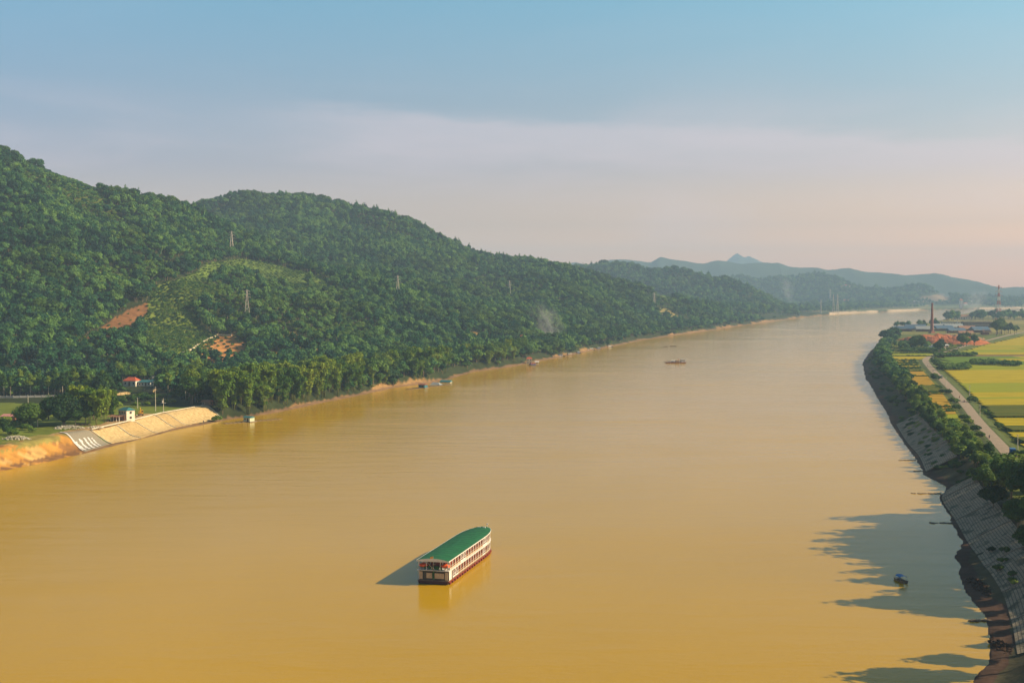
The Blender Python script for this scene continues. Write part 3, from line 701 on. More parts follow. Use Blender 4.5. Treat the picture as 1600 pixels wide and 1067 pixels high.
for i in range(3):                                  # tall slender trees with bare pale trunks
    L = [(0, 0, 8.5, 1.6, 1.6, 1.8), (.6, .3, 10.2, 2.0, 2.0, 1.6), (-.7, -.3, 11.6, 1.7, 1.7, 1.5), (.2, -.7, 13.2, 1.5, 1.5, 1.6), (0, .3, 14.6, 1.0, 1.0, 1.2)]
    L = [(a*(1+.5*i), b*(1+.3*i), c, d*(1+.12*i), e*(1+.12*i), f) for a, b, c, d, e, f in L]
    plant_kind('slender%d' % i, 'slender_tree', crown_me('slender_crown', L, 120, .5, 100+i, LM['broad']), trunk_mb(14, .24, [], 30+i, .015), PALEBARK)
def banana_me(seed, n=9, Lf=3.0):
    g = random.Random(seed); m = MB()
    for k in range(n):
        a = 2*math.pi*k/n*1.0+g.uniform(-.3, .3); el = g.uniform(.5, 1.25); l = Lf*g.uniform(.75, 1.1); w = .42*g.uniform(.8, 1.2)
        pts = []
        for t in (0, .3, .6, .85, 1.0):
            r = l*(math.cos(el)*t+.18*t*t); z = 2.5+l*(math.sin(el)*t-.75*t*t*(.6+.4*math.cos(el))); pts.append(Vector((r*math.cos(a), r*math.sin(a), z)))
        sd_ = Vector((-math.sin(a), math.cos(a), 0)); W_ = (.12, w, w*1.1, w*.75, .05); vs = []
        for p, ww in zip(pts, W_): vs += [p-sd_*ww+Vector((0, 0, .12*ww)), p-Vector((0, 0, .12*ww)), p+sd_*ww+Vector((0, 0, .12*ww))]
        fs = []
        for i in range(4): fs += [(3*i, 3*i+1, 3*i+4, 3*i+3), (3*i+1, 3*i+2, 3*i+5, 3*i+4)]
        m.add(vs, fs)
    return m
for i in range(3):
    m = MB()
    for (dx, dy, s) in ((0, 0, 1), (1.5, .7, .8), (-.9, 1.4, .9)):
        b = banana_me(200+i*5+int(dx*3), 9, 2.9*s); m.add([(x+dx, y+dy, z*s) for x, y, z in b.v], b.f)
    t = MB()
    for (dx, dy, s) in ((0, 0, 1), (1.5, .7, .8), (-.9, 1.4, .9)): t.tube([(dx, dy, -.3), (dx, dy, 2.6*s)], [.20, .12], 6)
    plant_kind('banana%d' % i, 'banana_clump', m.mesh('banana_leaves', LM['banana']), t, mat('banana_stem', (.20, .20, .06), .6, .3, 1))
for i in range(3):
    L = lobes_round(5, 2.6, .1, 2.6, 110+i, (.4, .6)); PROTO['bush%d' % i] = ('bush', crown_me('bush_crown', L, 120, .42, 111+i, LM['broad' if i else 'dark']), None)
def plant(key, x, y, s, label, group, z=None, rz=None, whole=False):
    name, cr, tr = PROTO[key]; z = H1(x, y)-.15 if z is None else z; rz = rng.uniform(0, 6.28) if rz is None else rz
    if tr is None or whole:
        o = link(name, cr, None, (x, y, z), (0, 0, rz)); o.scale = (s,)*3; return tag(o, label, 'bush' if name == 'bush' else 'tree', group)
    e = empty(name, (x, y, z), rz, label, 'plant' if 'banana' in name else 'tree', group); e.scale = (s,)*3
    link('trunk', tr, e); link('crown', cr, e); return e
def rnd(a): return a[int(rng.integers(0, len(a)))]

SIZEW = lambda s, a, b: 'small ' if s < a else 'large ' if s > b else 'medium-sized '
KINDW = {'bro': 'leafy tree', 'dar': 'dark tree', 'ban': 'banana clump', 'bus': 'bush', 'bam': 'bamboo clump', 'sle': 'slender tree', 'rai': 'spreading tree'}
def where_right(y):
    for lim_, w in ((500, 'near the inlet'), (540, 'by the inlet'), (580, 'near the blue truck'), (620, 'by the orange strip'), (650, 'above the middle slope'), (680, 'along the middle slope'), (750, 'past the middle slope'), (790, 'opposite the pole'), (830, 'past the pole'), (910, 'opposite the roadside bush'), (980, 'nearer than the van'), (1060, 'opposite the van')):
        if y < lim_: return w
    return 'below the road bend'
def where_left(px):
    for lim_, w in ((0, 'beyond the left field'), (60, 'behind the field wall'), (120, 'past the field wall end'), (190, 'left of the red-roofed house'), (250, 'behind the red-roofed house'), (330, 'right of the red-roofed house'), (400, 'behind the end of the stone slope'), (440, 'beside the floating hut'), (480, 'below the blue roofs'), (530, 'right of the blue roofs'), (570, 'at the bank gap pole'), (620, 'left half of the second grove'), (665, 'above the small floating hut'), (720, 'beside the bank houses'), (770, 'midway to the sandy landing')):
        if px < lim_: return w
    for lim_, w in ((815, 'just before the sandy landing'), (865, 'at the sandy landing'), (905, 'behind the first moored boats'), (960, 'behind the last moored boats'), (1040, 'below the small far clearing')):
        if px < lim_: return w
    return 'on the last far stretch'
# ---- left: the trees nearest to the river stand as single trees
SM = [o.data for o in PC.objects]
for (x, y, z, rz, s, k) in NEARTREES:
    key = rnd(['broad0', 'broad1', 'broad2', 'dark0', 'dark1', 'broad1'])
    plant(key, x, y, s*.95, SIZEW(s, .75, 1.05)+KINDW[key[:3]]+' at the foot of the hill, '+where_left(proj(x, y, z)[0]), 'trees at the foot of the left hill', z, rz)
def grove(keys, poly, sp, s0, s1, label, group, zmin=None, maxn=999):
    W_ = [P(px, py, PLZ)[:2] for px, py in poly]; xs = [p[0] for p in W_]; ys_ = [p[1] for p in W_]; n = 0
    for gy in np.arange(min(ys_), max(ys_), sp):
        for gx in np.arange(min(xs), max(xs), sp):
            x, y = gx+rng.uniform(-.4, .4)*sp, gy+rng.uniform(-.4, .4)*sp
            if not inpoly(np.array([x]), np.array([y]), W_)[0] or n >= maxn: continue
            plant(rnd(keys), x, y, rng.uniform(s0, s1), label, group); n += 1
    return n
BB = ['bamboo0', 'bamboo1', 'bamboo2']; BR = ['broad0', 'broad1', 'broad2']; DK = ['dark0', 'dark1', 'dark2']; BN = ['banana0', 'banana1', 'banana2']; SL = ['slender0', 'slender1', 'slender2']
def along_left(a0, a1, n, d0, d1, keys, s0, s1, label, group):
    q = np.array(LB)
    for i in range(n):
        a = a0+(a1-a0)*(i+rng.uniform(.2, .8))/n; k = int(a); t = a-k; p = q[k]*(1-t)+q[k+1]*t; dd = q[k+1]-q[k]; dd /= np.linalg.norm(dd); nn = np.array([-dd[1], dd[0]])
        d_ = rng.uniform(d0, d1); p = p+nn*d_; ky = rnd(keys); s_ = rng.uniform(s0, s1)
        plant(ky, p[0], p[1], s_, SIZEW(s_, s0+(s1-s0)*.33, s0+(s1-s0)*.67)+KINDW[ky[:3]]+(' at the water side, ' if d_ < (d0+d1)/2 else ' set back on the bank, ')+where_left(proj(p[0], p[1], 8)[0]), group)
along_left(9.15, 12.4, 60, 4, 18, BB, 1.0, 1.6, 'bright green bamboo clump arching over the dirt bank right of the concrete slope', 'bamboo on the left bank')
along_left(9.2, 12.3, 30, 20, 46, BB+BR, 1.1, 1.5, 'tall green clump rising behind the bamboo on the left bank', 'clumps behind the bamboo')
along_left(12.4, 13.2, 14, 5, 16, ['bush1', 'bush2', 'bamboo1'], .6, 1.1, 'low green growth on the bank between the two bamboo groves', 'low growth on the left bank')
along_left(13.1, 14.6, 34, 7, 30, BB+BR, 1.0, 1.45, 'dense green clump in the second grove, left of the bank houses', 'second grove on the left bank')
along_left(15.2, 16.8, 30, 6, 24, BB+BR, 1.0, 1.3, 'rounded green tree on the bank before the sandy landing', 'trees before the sandy landing')
along_left(17, 24, 34, 5, 14, ['bush1', 'bush2', 'bush0'], 1.4, 2.6, 'bush growing low on the distant left bank', 'bushes low on the far left bank')
# around the building site and the field
plant('rain', *P(100, 664, PLZ)[:2], 1.05, 'big dark spreading tree, the wider of two rain trees above the orange bank', 'rain trees above the orange bank')
plant('rain', *P(48, 666, PLZ)[:2], .80, 'rounded dark spreading tree, the smaller of two rain trees above the orange bank', 'rain trees above the orange bank')
for px, py, k, s in ((140, 661, 'bamboo0', 1.25), (152, 664, 'bamboo1', 1.2), (164, 660, 'bamboo2', 1.2), (174, 656, 'bamboo0', 1.0), (124, 657, 'bamboo2', 1.3), (158, 652, 'broad1', 1.1), (146, 655, 'broad0', 1.1), (134, 664, 'broad2', .75), (169, 648, 'broad1', .9), (112, 652, 'dark1', 1.1), (76, 655, 'dark0', .9), (118, 665, 'dark2', .7)):
    plant(k, *P(px, py, PLZ)[:2], s, SIZEW(s, 1, 1.22)+KINDW[k[:3]]+(' right beside' if px > 160 else ' left of' if px > 130 else ' well left of')+' the teal-roofed house, '+('front of the grove' if py > 657 else 'back of the grove'), 'clumps beside the teal-roofed house')
for px, py, k, s in ((5, 684, 'broad0', .55), (14, 688, 'bush1', 1.6), (30, 676, 'bush0', 1.7), (40, 681, 'bush0', 1.3), (-10, 690, 'broad1', .6), (22, 690, 'bush2', 1.2), (-25, 680, 'broad2', .6), (50, 684, 'bush2', .9), (8, 672, 'bush2', 1.6)):
    plant(k, *P(px, py-9, PLZ)[:2], s*.9, 'bushy growth above the orange bank near the small pink roof', 'bushes above the orange bank')
for i in range(26):
    px = -30+i*7.6+rng.uniform(-2, 2); s = rng.uniform(.85, 1.2); plant(rnd(SL), *P(px, 618-rng.uniform(-1.5, 3), PLZ)[:2], s, SIZEW(s, .95, 1.1)+'slender tree with bare pale trunk, '+('left of the field pole' if px < 35 else 'right of the field pole' if px < 75 else 'behind the spreading trees' if px < 120 else 'behind the light green clump'), 'slender trees behind the field wall')
for i in range(34):
    px = rng.uniform(262, 345); py = rng.uniform(592, 628); s = rng.uniform(.85, 1.15); plant(rnd(SL+['broad1']), *P(px, py, PLZ)[:2], s, SIZEW(s, .93, 1.05)+'slender tree right of the ochre wall, '+('at the front' if py > 616 else 'in the middle' if py > 604 else 'at the back')+(' above the transformer pole' if px < 290 else ' above the last panels' if px < 320 else ' beside the timber hut'), 'slender trees left of the bamboo')
for px, py, k, s in ((172, 634, 'bush1', 1.6), (184, 628, 'banana0', 1.2), (196, 626, 'banana1', 1.3), (206, 628, 'bush2', 1.5), (216, 624, 'banana2', 1.3), (226, 626, 'bush0', 1.6), (238, 624, 'bush0', 1.4),
                     (180, 640, 'bush2', 1.8), (168, 644, 'bush1', 1.6), (212, 636, 'bush2', 1.1), (262, 622, 'banana0', 1.1), (274, 620, 'bush0', 1.6), (286, 622, 'bush1', 1.4), (200, 618, 'banana2', 1.3), (190, 612, 'bush2', 1.4),
                     (152, 640, 'banana1', 1.3), (230, 634, 'bush1', .9), (248, 630, 'bush2', .8), (270, 630, 'bush2', .8), (300, 626, 'bush1', 1.0), (316, 628, 'bush0', 1.2), (326, 632, 'bush0', 1.2), (338, 640, 'bush1', 1.3)):
    plant(k, *P(px, py, PLZ)[:2], s, 'low leafy plant on the green terrace behind the concrete slope', 'plants on the green terrace')
for i in range(30):
    a = rng.uniform(150, 335); b = rng.uniform(616, 640); ky = rnd(['bush0', 'bush1', 'bush2', 'banana0', 'banana2']); s = rng.uniform(.7, 1.5)
    if b > 640-(a-150)*.06 or 208 < a < 236 and b > 632: continue
    plant(ky, *P(a, b, PLZ)[:2], s, SIZEW(s, .95, 1.25)+KINDW[ky[:3]]+' on the green terrace, '+('left of the teal-roofed house' if a < 188 else 'behind the teal-roofed house' if a < 212 else 'behind the excavator' if a < 250 else 'behind the last panels')+(', front' if b > 628 else ', back'), 'plants on the green terrace')
for i in range(30):
    a = rng.uniform(178, 262); plant(rnd(BR), *P(a, rng.uniform(590, 602), PLZ)[:2], rng.uniform(.7, .9), 'bushy tree close around the red-roofed house', 'trees around the red-roofed house') if not (190 < a < 243) or rng.random() < .25 else None

# ---- right: bank-top belt, from the brickworks down to the near corner
q_ = np.array(RB)
def rb_at(Y):                                        # water's edge x at distance Y on the right bank
    return float(np.interp(Y, q_[3:25, 1], q_[3:25, 0]))
ysR = []; THICKET = []; ROWW = ['on the edge', 'behind the edge', 'inland', 'at the field side']
Y = 470.0
while Y < 2050:
    wd = 13 if Y < 700 else 11
    xe = rb_at(Y)+13
    for k in range(4):
        x = xe+wd*(k+rng.uniform(.1, .9))/4+2; ysR.append((x, Y+rng.uniform(-3, 3), k))
    Y += 5.4+(Y-430)*.0045
for x, y, k in ysR:
    if y < 800:
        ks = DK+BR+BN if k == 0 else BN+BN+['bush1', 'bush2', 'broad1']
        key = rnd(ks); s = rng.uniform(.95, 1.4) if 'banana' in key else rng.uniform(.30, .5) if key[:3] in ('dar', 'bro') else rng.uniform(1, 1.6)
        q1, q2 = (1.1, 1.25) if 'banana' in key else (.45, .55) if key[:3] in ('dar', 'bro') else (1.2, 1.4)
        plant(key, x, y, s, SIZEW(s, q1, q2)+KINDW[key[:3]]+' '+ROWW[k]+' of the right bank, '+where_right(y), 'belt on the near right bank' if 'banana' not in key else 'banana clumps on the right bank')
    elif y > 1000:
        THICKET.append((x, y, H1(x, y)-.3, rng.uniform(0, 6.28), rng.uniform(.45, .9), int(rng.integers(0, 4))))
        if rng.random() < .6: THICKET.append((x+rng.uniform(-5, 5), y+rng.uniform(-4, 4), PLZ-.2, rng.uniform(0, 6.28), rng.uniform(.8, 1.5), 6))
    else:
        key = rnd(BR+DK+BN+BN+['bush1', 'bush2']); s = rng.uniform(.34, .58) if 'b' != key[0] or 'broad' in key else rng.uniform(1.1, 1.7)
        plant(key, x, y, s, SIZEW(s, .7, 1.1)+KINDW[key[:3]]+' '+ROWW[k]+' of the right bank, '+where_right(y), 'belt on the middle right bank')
scatter_obj('thicket', THICKET, 'thick green belt of trees along the far right bank, up to the brickworks')
# scrub on the shaded slope
for i in range(90):
    y = rng.uniform(600, 1500) if i > 30 else rng.uniform(495, 530); x = rb_at(y)+rng.uniform(5, 14); s = rng.uniform(.5, 1.1) if y > 690 else rng.uniform(.35, .7); plant(rnd(['bush0', 'bush0', 'bush2']), x, y, s, SIZEW(s, .7, .9)+('low ' if y < 1200 else 'distant ')+'scrub on the shaded slope, '+('foot, ' if x < rb_at(y)+8 else 'top, ' if x > rb_at(y)+11 else 'middle, ')+where_right(y), 'scrub on the shaded slope')
for i in range(60):
    y = rng.uniform(545, 765); s = rng.uniform(.4, .95); x = rb_at(y)+rng.uniform(6, 15); plant(rnd(['bush0', 'bush2', 'bush1']), x, y, s, SIZEW(s, .55, .8)+'scrub on the weathered middle slope, '+('lower half, ' if x < rb_at(y)+10 else 'upper half, ')+where_right(y), 'scrub on the middle slope')
for i in range(26):
    y = rng.uniform(330, 560); x = rb_at(y)+rng.uniform(9, 14.5); plant(rnd(['bush0', 'bush0', 'bush2']), x, y, rng.uniform(.3, .65), 'weeds rooted in the near stone slope below the dark corner trees', 'weeds in the stone slope')
# big dark trees at the near corner
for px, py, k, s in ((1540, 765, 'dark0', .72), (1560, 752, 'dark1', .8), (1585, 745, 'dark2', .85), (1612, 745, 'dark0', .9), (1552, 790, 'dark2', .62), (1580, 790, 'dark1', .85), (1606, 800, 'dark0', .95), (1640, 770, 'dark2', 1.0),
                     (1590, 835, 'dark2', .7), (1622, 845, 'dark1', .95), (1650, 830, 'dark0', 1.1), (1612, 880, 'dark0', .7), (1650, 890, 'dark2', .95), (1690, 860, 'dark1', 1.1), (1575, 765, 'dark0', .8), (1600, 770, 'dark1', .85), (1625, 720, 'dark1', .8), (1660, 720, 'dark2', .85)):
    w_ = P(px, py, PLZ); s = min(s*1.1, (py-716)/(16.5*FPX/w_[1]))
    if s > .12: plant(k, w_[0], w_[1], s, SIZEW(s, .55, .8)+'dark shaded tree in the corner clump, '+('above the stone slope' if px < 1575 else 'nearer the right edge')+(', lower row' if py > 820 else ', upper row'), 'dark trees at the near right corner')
for px, py, k, s in ((1532, 752, 'banana0', 1.3), (1541, 745, 'banana1', 1.5), (1548, 760, 'banana2', 1.5), (1556, 742, 'banana0', 1.4), (1528, 742, 'banana1', 1.2), (1566, 733, 'banana2', 1.3), (1578, 726, 'bush1', 1.4), (1592, 724, 'banana1', 1.3), (1600, 718, 'bush2', 1.4), (1570, 722, 'banana0', 1.2), (1588, 716, 'bush1', 1.2)):
    plant(k, *P(px, py, PLZ)[:2], s, 'sunlit banana plant in front of the dark corner trees, near the blue truck', 'sunlit plants near the blue truck')
# tall trees just outside the picture, whose long shadows lie on the water
for (Y, tip, w) in [(y_, 108+ (y_-300)*.14, .8) for y_ in range(244, 450, 10)]+list(((447, 112, 1.), (432, 118, 1), (421, 103, 1.0), (408, 99, 1.05), (396, 95, 1), (386, 94, 1.05), (374, 100, .95), (362, 96, 1.0), (351, 92, 1.0), (338, 97, .9), (326, 82, 1.1), (316, 96, .85), (306, 107, .8), (296, 110, .75), (286, 100, .8), (275, 84, .9), (263, 66, 1.1), (252, 62, 1.1), (240, 60, 1))):
    x = .405*Y+15*w+rng.uniform(0, 3); tip += 6; H_ = (x-tip)*math.tan(SUN_EL)+3-PLZ; s = H_/17.3
    plant(rnd(['broad1', 'dark1']), x, Y, s, 'very tall tree on the near right bank, beyond the edge of the view', 'tall trees beyond the right edge')
# ================================================================ FIELDS, ROAD, STONE SLOPES
def drape(name, corners, nu, nv, off, m, parent=None, thick=0.0, z=None, sm=True):
    """sheet between four world corners (a b c d), laid OFF above the land, with a skirt THICK deep"""
    a, b, c, d = [np.array(q[:2], float) for q in corners]
    U, V_ = np.meshgrid(np.linspace(0, 1, nu), np.linspace(0, 1, nv)); U = U[..., None]; V_ = V_[..., None]
    p = (a*(1-U)+b*U)*(1-V_)+(d*(1-U)+c*U)*V_
    zz = (height(p[..., 0], p[..., 1]) if z is None else np.full(p.shape[:2], float(z)))+off
    v = np.dstack([p, zz]).reshape(-1, 3); i = np.arange(nu*nv).reshape(nv, nu)
    F = np.stack([i[:-1, :-1], i[:-1, 1:], i[1:, 1:], i[1:, :-1]], -1).reshape(-1, 4)
    if thick:
        e = np.concatenate([i[0, :], i[1:, -1], i[-1, -2::-1], i[-2:0:-1, 0]]); k = len(v); w = v[e].copy(); w[:, 2] -= thick
        v = np.concatenate([v, w]); n = len(e); j = np.arange(n); F = np.concatenate([F, np.stack([e[j], k+j, k+(j+1) % n, e[(j+1) % n]], 1)])
    return link(name, npmesh(name, v, F, m, sm and not thick), parent)
def fmat(name, a, b, sc=.25): return mat(name, a, .9, 0, 1.0, tuple(q*.78 for q in b), .05, stretch=(.035, .28, .1))
RICE = {'yellow': fmat('ripe_rice', (.44, .33, .008), (.36, .30, .010), .06), 'lime': fmat('green_rice', (.24, .28, .010), (.30, .29, .012), .06),
        'gold': fmat('golden_rice', (.42, .25, .02), (.34, .22, .02), .1), 'green': fmat('bright_green_crop', (.10, .18, .015), (.14, .20, .016), .08),
        'maize': fmat('dark_maize', (.055, .085, .010), (.15, .14, .012), .5), 'olive': fmat('olive_crop', (.18, .17, .02), (.12, .14, .015), .2),
        'soil': fmat('field_soil', (.20, .13, .06), (.26, .17, .08), .2)}
ROAD_PX = [(1612, 760), (1588, 728), (1575, 709), (1554, 686), (1530, 660), (1508, 632), (1490, 611), (1472, 593), (1457, 578), (1448.5, 568), (1446, 562.5), (1452, 557.5), (1470, 551.5), (1497, 543.5), (1520, 537), (1548, 530.5), (1574, 524), (1600, 519), (1640, 512), (1720, 503)]
RD = [P(x, y, 8.0)[:2] for x, y in ROAD_PX]
def smooth_line(pts, n=8):
    out = []
    for i in range(len(pts)-1):
        p0, p1, p2, p3 = [np.array(pts[min(max(i+k, 0), len(pts)-1)]) for k in (-1, 0, 1, 2)]
        for t in np.linspace(0, 1, n, endpoint=False):
            out.append(.5*((2*p1)+(-p0+p2)*t+(2*p0-5*p1+4*p2-p3)*t*t+(-p0+3*p1-3*p2+p3)*t**3))
    out.append(np.array(pts[-1])); return np.array(out)
RDS = smooth_line(RD)
def ribbon(name, line, prof, m, kind=None, parent=None):
    """prof: (offset, height) across the line"""
    T = np.gradient(line, axis=0); T /= np.linalg.norm(T, axis=1)[:, None]; Nn = np.stack([T[:, 1], -T[:, 0]], 1)
    v = np.concatenate([np.c_[line+Nn*o, np.full(len(line), z)] for o, z in prof]); n = len(line); F = []
    for k in range(len(prof)-1):
        i = np.arange(n-1); F.append(np.stack([k*n+i, (k+1)*n+i, (k+1)*n+i+1, k*n+i+1], 1))
    o = link(name, npmesh(name, v, np.concatenate(F), m), parent)
    if kind: tag(o, kind=kind)
    return o
vg = mat('roadside_grass', (.09, .12, .015), .95, .5, .3, bump=.3)
ribbon('road_verge', RDS, [(-8.5, 7.0), (-4.2, 8.02), (4.2, 8.02), (9.0, 7.0)], vg, 'structure')
ribbon('road', RDS, [(-3.1, 8.03), (-3.0, 8.12), (0, 8.16), (3.0, 8.12), (3.1, 8.03)], mat('worn_asphalt', (.33, .25, .18), .9, .3, .5, bump=.05), 'structure')
def rd_at(Y):                                         # road x at distance Y on the straight stretch (Y < 1330)
    m = RDS[:, 1] < 1345; return float(np.interp(Y, RDS[m, 1], RDS[m, 0]))
def rd_right(Y):                                      # rightmost land edge: right side of the road for any Y
    if Y <= 1330: return rd_at(Y)+9.5
    m = RDS[:, 1] > 1360; return float(np.interp(Y, RDS[m, 1], RDS[m, 0]))+12+(Y-1330)*.02
TONES = [([(1452,556),(1532,556),(1530,571),(1460,571)], 'green'), ([(1528,638),(1572,636),(1640,660),(1640,692),(1545,692)], 'maize'), ([(1484,612),(1545,616),(1556,640),(1502,640)], 'olive'),
         ([(1524,626),(1558,626),(1557,635),(1526,635)], 'gold'), ([(1468,572),(1520,572),(1524,584),(1474,584)], 'olive'), ([(1480,584),(1535,584),(1536,588),(1484,588)], 'maize'),
         ([(1528,556),(1552,556),(1552,561),(1528,561)], 'soil'), ([(1440,540),(1500,536),(1500,545),(1446,552)], 'green'), ([(1575,700),(1700,700),(1700,730),(1575,725)], 'lime')]
def tone(x, y):
    px, py = proj(x, y, PLZ)
    for pl, t in TONES:
        if inpoly(np.array([px]), np.array([py]), pl)[0]: return t
    n = vnoise(np.array([x]), np.array([y]), 170, 2, 21)[0]
    return 'yellow' if n+rng.uniform(-.22, .22) > -.2 else 'lime'
MAIZE = []
Y = 520.0
while Y < 2150:
    d = rng.uniform(13, 24)*(1 if Y < 1000 else 1.6); x = rd_right(Y+d*.5); skew = rng.uniform(-.03, .03)
    xmax = 620+Y*.5; x0s = x
    while x < xmax:
        w = rng.uniform(35, 90)*(1 if Y < 900 else 1.6)
        t = tone(x+w*.4, Y+d/2); hh = {'maize': 1.7, 'soil': .12}.get(t, .55)+rng.uniform(-.06, .06); g = .3
        x0b = max(x, rd_right(Y+g)); x0t = max(x, rd_right(Y+d-g))
        o = drape('rice_field' if t != 'maize' else 'maize_field', [(x0b+g, Y+g+.06*(x0b-x0s)), (x+w-g, Y+g+.06*(x+w-x0s)), (x+w-g, Y+d-g+.06*(x+w-x0s)), (x0t+g, Y+d-g+.06*(x0t-x0s))], 3, 2, hh, RICE[t], thick=hh+.5, z=PLZ+.1)
        tag(o, kind='structure')
        if t in ('maize', 'olive') and Y < 1400:
            for ry in np.arange(Y+1, Y+d, 2.4):
                for rx in np.arange(x+1, x+w, 2.2): MAIZE.append((rx+rng.normal(0, .3), ry+rng.normal(0, .2), PLZ+.2, rng.uniform(0, 6.28), rng.uniform(.35, .7), 5))
        x += w
    Y += d
# strips between the bank belt and the road
LT = [(520, 'olive'), (600, 'lime'), (700, 'lime'), (745, 'gold'), (800, 'gold'), (835, 'gold'), (905, 'maize'), (960, 'gold'), (1005, 'gold'), (1070, 'gold'), (1130, 'olive'), (1210, 'yellow'), (1300, 'yellow'), (1400, 'lime'), (1500, 'olive'), (1640, 'lime')]
Y = 575.0
while Y < 1800:
    d = rng.uniform(14, 26); t = [b for a, b in LT if a <= Y][-1]
    xl = rb_at(Y)+(30 if Y < 700 else 28); xr = rd_at(Y)-9.5 if Y < 1340 else np.interp(Y, [1340, 1500, 1800], [430, 520, 640])
    if xr-xl > 6:
        hh = {'maize': 1.6}.get(t, .5)
        o = drape('rice_strip', [(xl, Y+.5), (rd_at(Y+.5)-9.5 if Y < 1320 else xr, Y+.5), (rd_at(Y+d)-9.5 if Y < 1300 else xr, Y+d-.5), (xl, Y+d-.5)], 6, 2, hh, RICE[t], thick=hh+.5, z=PLZ+.1); tag(o, kind='structure')
        if rng.random() < .5 and Y > 760:
            for rx in np.arange(xl, xr, 1.8): MAIZE.append((rx, Y+rng.normal(0, .3), PLZ+.1, 0, rng.uniform(.5, 1.0), 5))
    Y += d
for pl_ in ([(1518,566),(1562,568),(1562,572),(1518,571)], [(1564,569),(1596,571),(1596,574),(1564,573)], [(1470,574),(1512,573),(1516,579),(1476,580)], [(1444,582),(1470,603),(1466,606),(1440,586)][:0], [(1462,556),(1524,556),(1524,558),(1462,559)], [(1410,547),(1476,548),(1474,552),(1410,551)], [(1406,537),(1450,538),(1450,541),(1406,540)]):
    if not pl_: continue
    Wp = [P(a, b, PLZ)[:2] for a, b in pl_]
    for y in np.arange(min(p[1] for p in Wp), max(p[1] for p in Wp), 6.5):
        for x in np.arange(min(p[0] for p in Wp), max(p[0] for p in Wp), 2.6):
            if inpoly(np.array([x]), np.array([y]), Wp)[0]: MAIZE.append((x+rng.normal(0, .4), y+rng.normal(0, .5), PLZ+.4, rng.uniform(0, 6.28), rng.uniform(.8, 1.5), 7))
scatter_obj('maize_rows', MAIZE, 'rows of maize and low crops standing between the rice fields')
# bushes along the road
for px, py, k, s in ((1463, 569, 'bush0', 1.9), (1466, 574, 'bush0', 2.1), (1461, 565, 'bush1', 1.7), (1468, 579, 'bush2', 1.4), (1519, 629, 'bush0', 1.5), (1462, 594, 'bush0', 1.5), (1459, 589, 'bush2', 1.2), (1481, 615, 'bush1', 1.2), (1490, 630, 'bush0', 1.3),
                     (1536, 645, 'bush2', .8), (1560, 668, 'bush0', 1.0), (1524, 674, 'bush0', 1.2), (1513, 662, 'bush2', 1.1), (1508, 656, 'bush0', 1.2), (1494, 640, 'bush1', 1.1), (1531, 683, 'bush2', 1.0), (1467, 608, 'bush1', 1.1), (1472, 614, 'bush2', 1.0)):
    plant(k, *P(px, py, PLZ)[:2], s, 'dark green bush growing on the verge of the country road', 'bushes along the country road')

# ---- stone facing of the left slope: five panels divided by beams
def panel_row(root, bottoms, tops, m, beam_m, off=.16):
    q = [hit(*b) for b in bottoms]; t = [hit(*b) for b in tops]
    for i in range(len(q)-1):
        lerp = lambda a, b, f: (a[0]+(b[0]-a[0])*f, a[1]+(b[1]-a[1])*f)
        c = [lerp(q[i], q[i+1], .02), lerp(q[i], q[i+1], .98), lerp(t[i], t[i+1], .98), lerp(t[i], t[i+1], .02)]
        drape('slope_panel', c, 14, 10, off+.05*(i % 2), m[i % len(m)], root, .5)
    for a, b in zip(q, t):
        n = 12; pts = [(a[0]+(b[0]-a[0])*k/(n-1), a[1]+(b[1]-a[1])*k/(n-1)) for k in range(n)]
        mb = MB(); P3 = [Vector((x, y, H1(x, y)+off+.12)) for x, y in pts]
        for k in range(n-1): mb.bar(P3[k], P3[k+1], .4, .3)
        mb.build('beam', beam_m, root)
    return q, t
stoneA = mat('pale_stone_facing', (.60, .44, .22), .95, 0, .7, (.36, .25, .11), bump=.35, bscale=.9, spec=.1); stoneB = mat('sandy_stone_facing', (.52, .37, .17), .95, 0, .5, (.34, .23, .10), bump=.35, bscale=.8, spec=.1); conc = mat('concrete', (.62, .56, .44), .85, .25, .8)
rv = empty('stone_slope', (0, 0, 0), 0, 'pale stone-faced slope in panels on the left bank below the teal-roofed house', 'embankment')
_q, _t = panel_row(rv, [(174, 693), (220, 684.5), (246, 676.5), (275, 668), (292, 664.5), (347, 653.5)], [(143, 673.5), (183, 665), (209, 658), (238, 649), (252, 645.5), (316, 634)], [stoneA, stoneB], conc)
cap = MB()
for a, b in zip(_t[:-1], _t[1:]): cap.bar((a[0], a[1], PLZ+.2), (b[0], b[1], PLZ+.2), .6, .5)
cap.build('coping', conc, rv)
gs = empty('gravel_slope', (0, 0, 0), 0, 'unfinished grey gravel slope strip covered with white sheets beside the orange earth bank', 'embankment')
c = [hit(*p) for p in [(133, 706), (172, 693.5), (140, 673), (92, 676)]]
drape('gravel_bed', c, 12, 10, .14, mat('grey_gravel', (.30, .26, .19), .95, .35, 2.0, bump=.15), gs, .4)
wt = mat('white_geotextile', (.80, .76, .72), .8, .15, 1.0)
for i, (bx, by, tx, ty, k) in enumerate(((130, 704.5, 94, 676, .9), (134, 703.5, 118, 691, 1.2), (140, 702, 124, 686.5, 1.3), (147, 700.5, 131, 685, 1.2), (153, 698.5, 137, 684, 1.0), (158, 697, 143, 685, .8))):
    a, b = hit(bx, by), hit(tx, ty); mb = MB(); n = 10; pts = [a.lerp(b, t/(n-1)) for t in range(n)]
    P3 = [Vector((p.x+rng.normal(0, .12), p.y+rng.normal(0, .25), H1(p.x, p.y)+.36)) for p in pts]
    for j in range(n-1):
        mb.bar(P3[j], P3[j+1], k*rng.uniform(.6, 1.15), .10)
    mb.build('white_sheet', wt, gs)
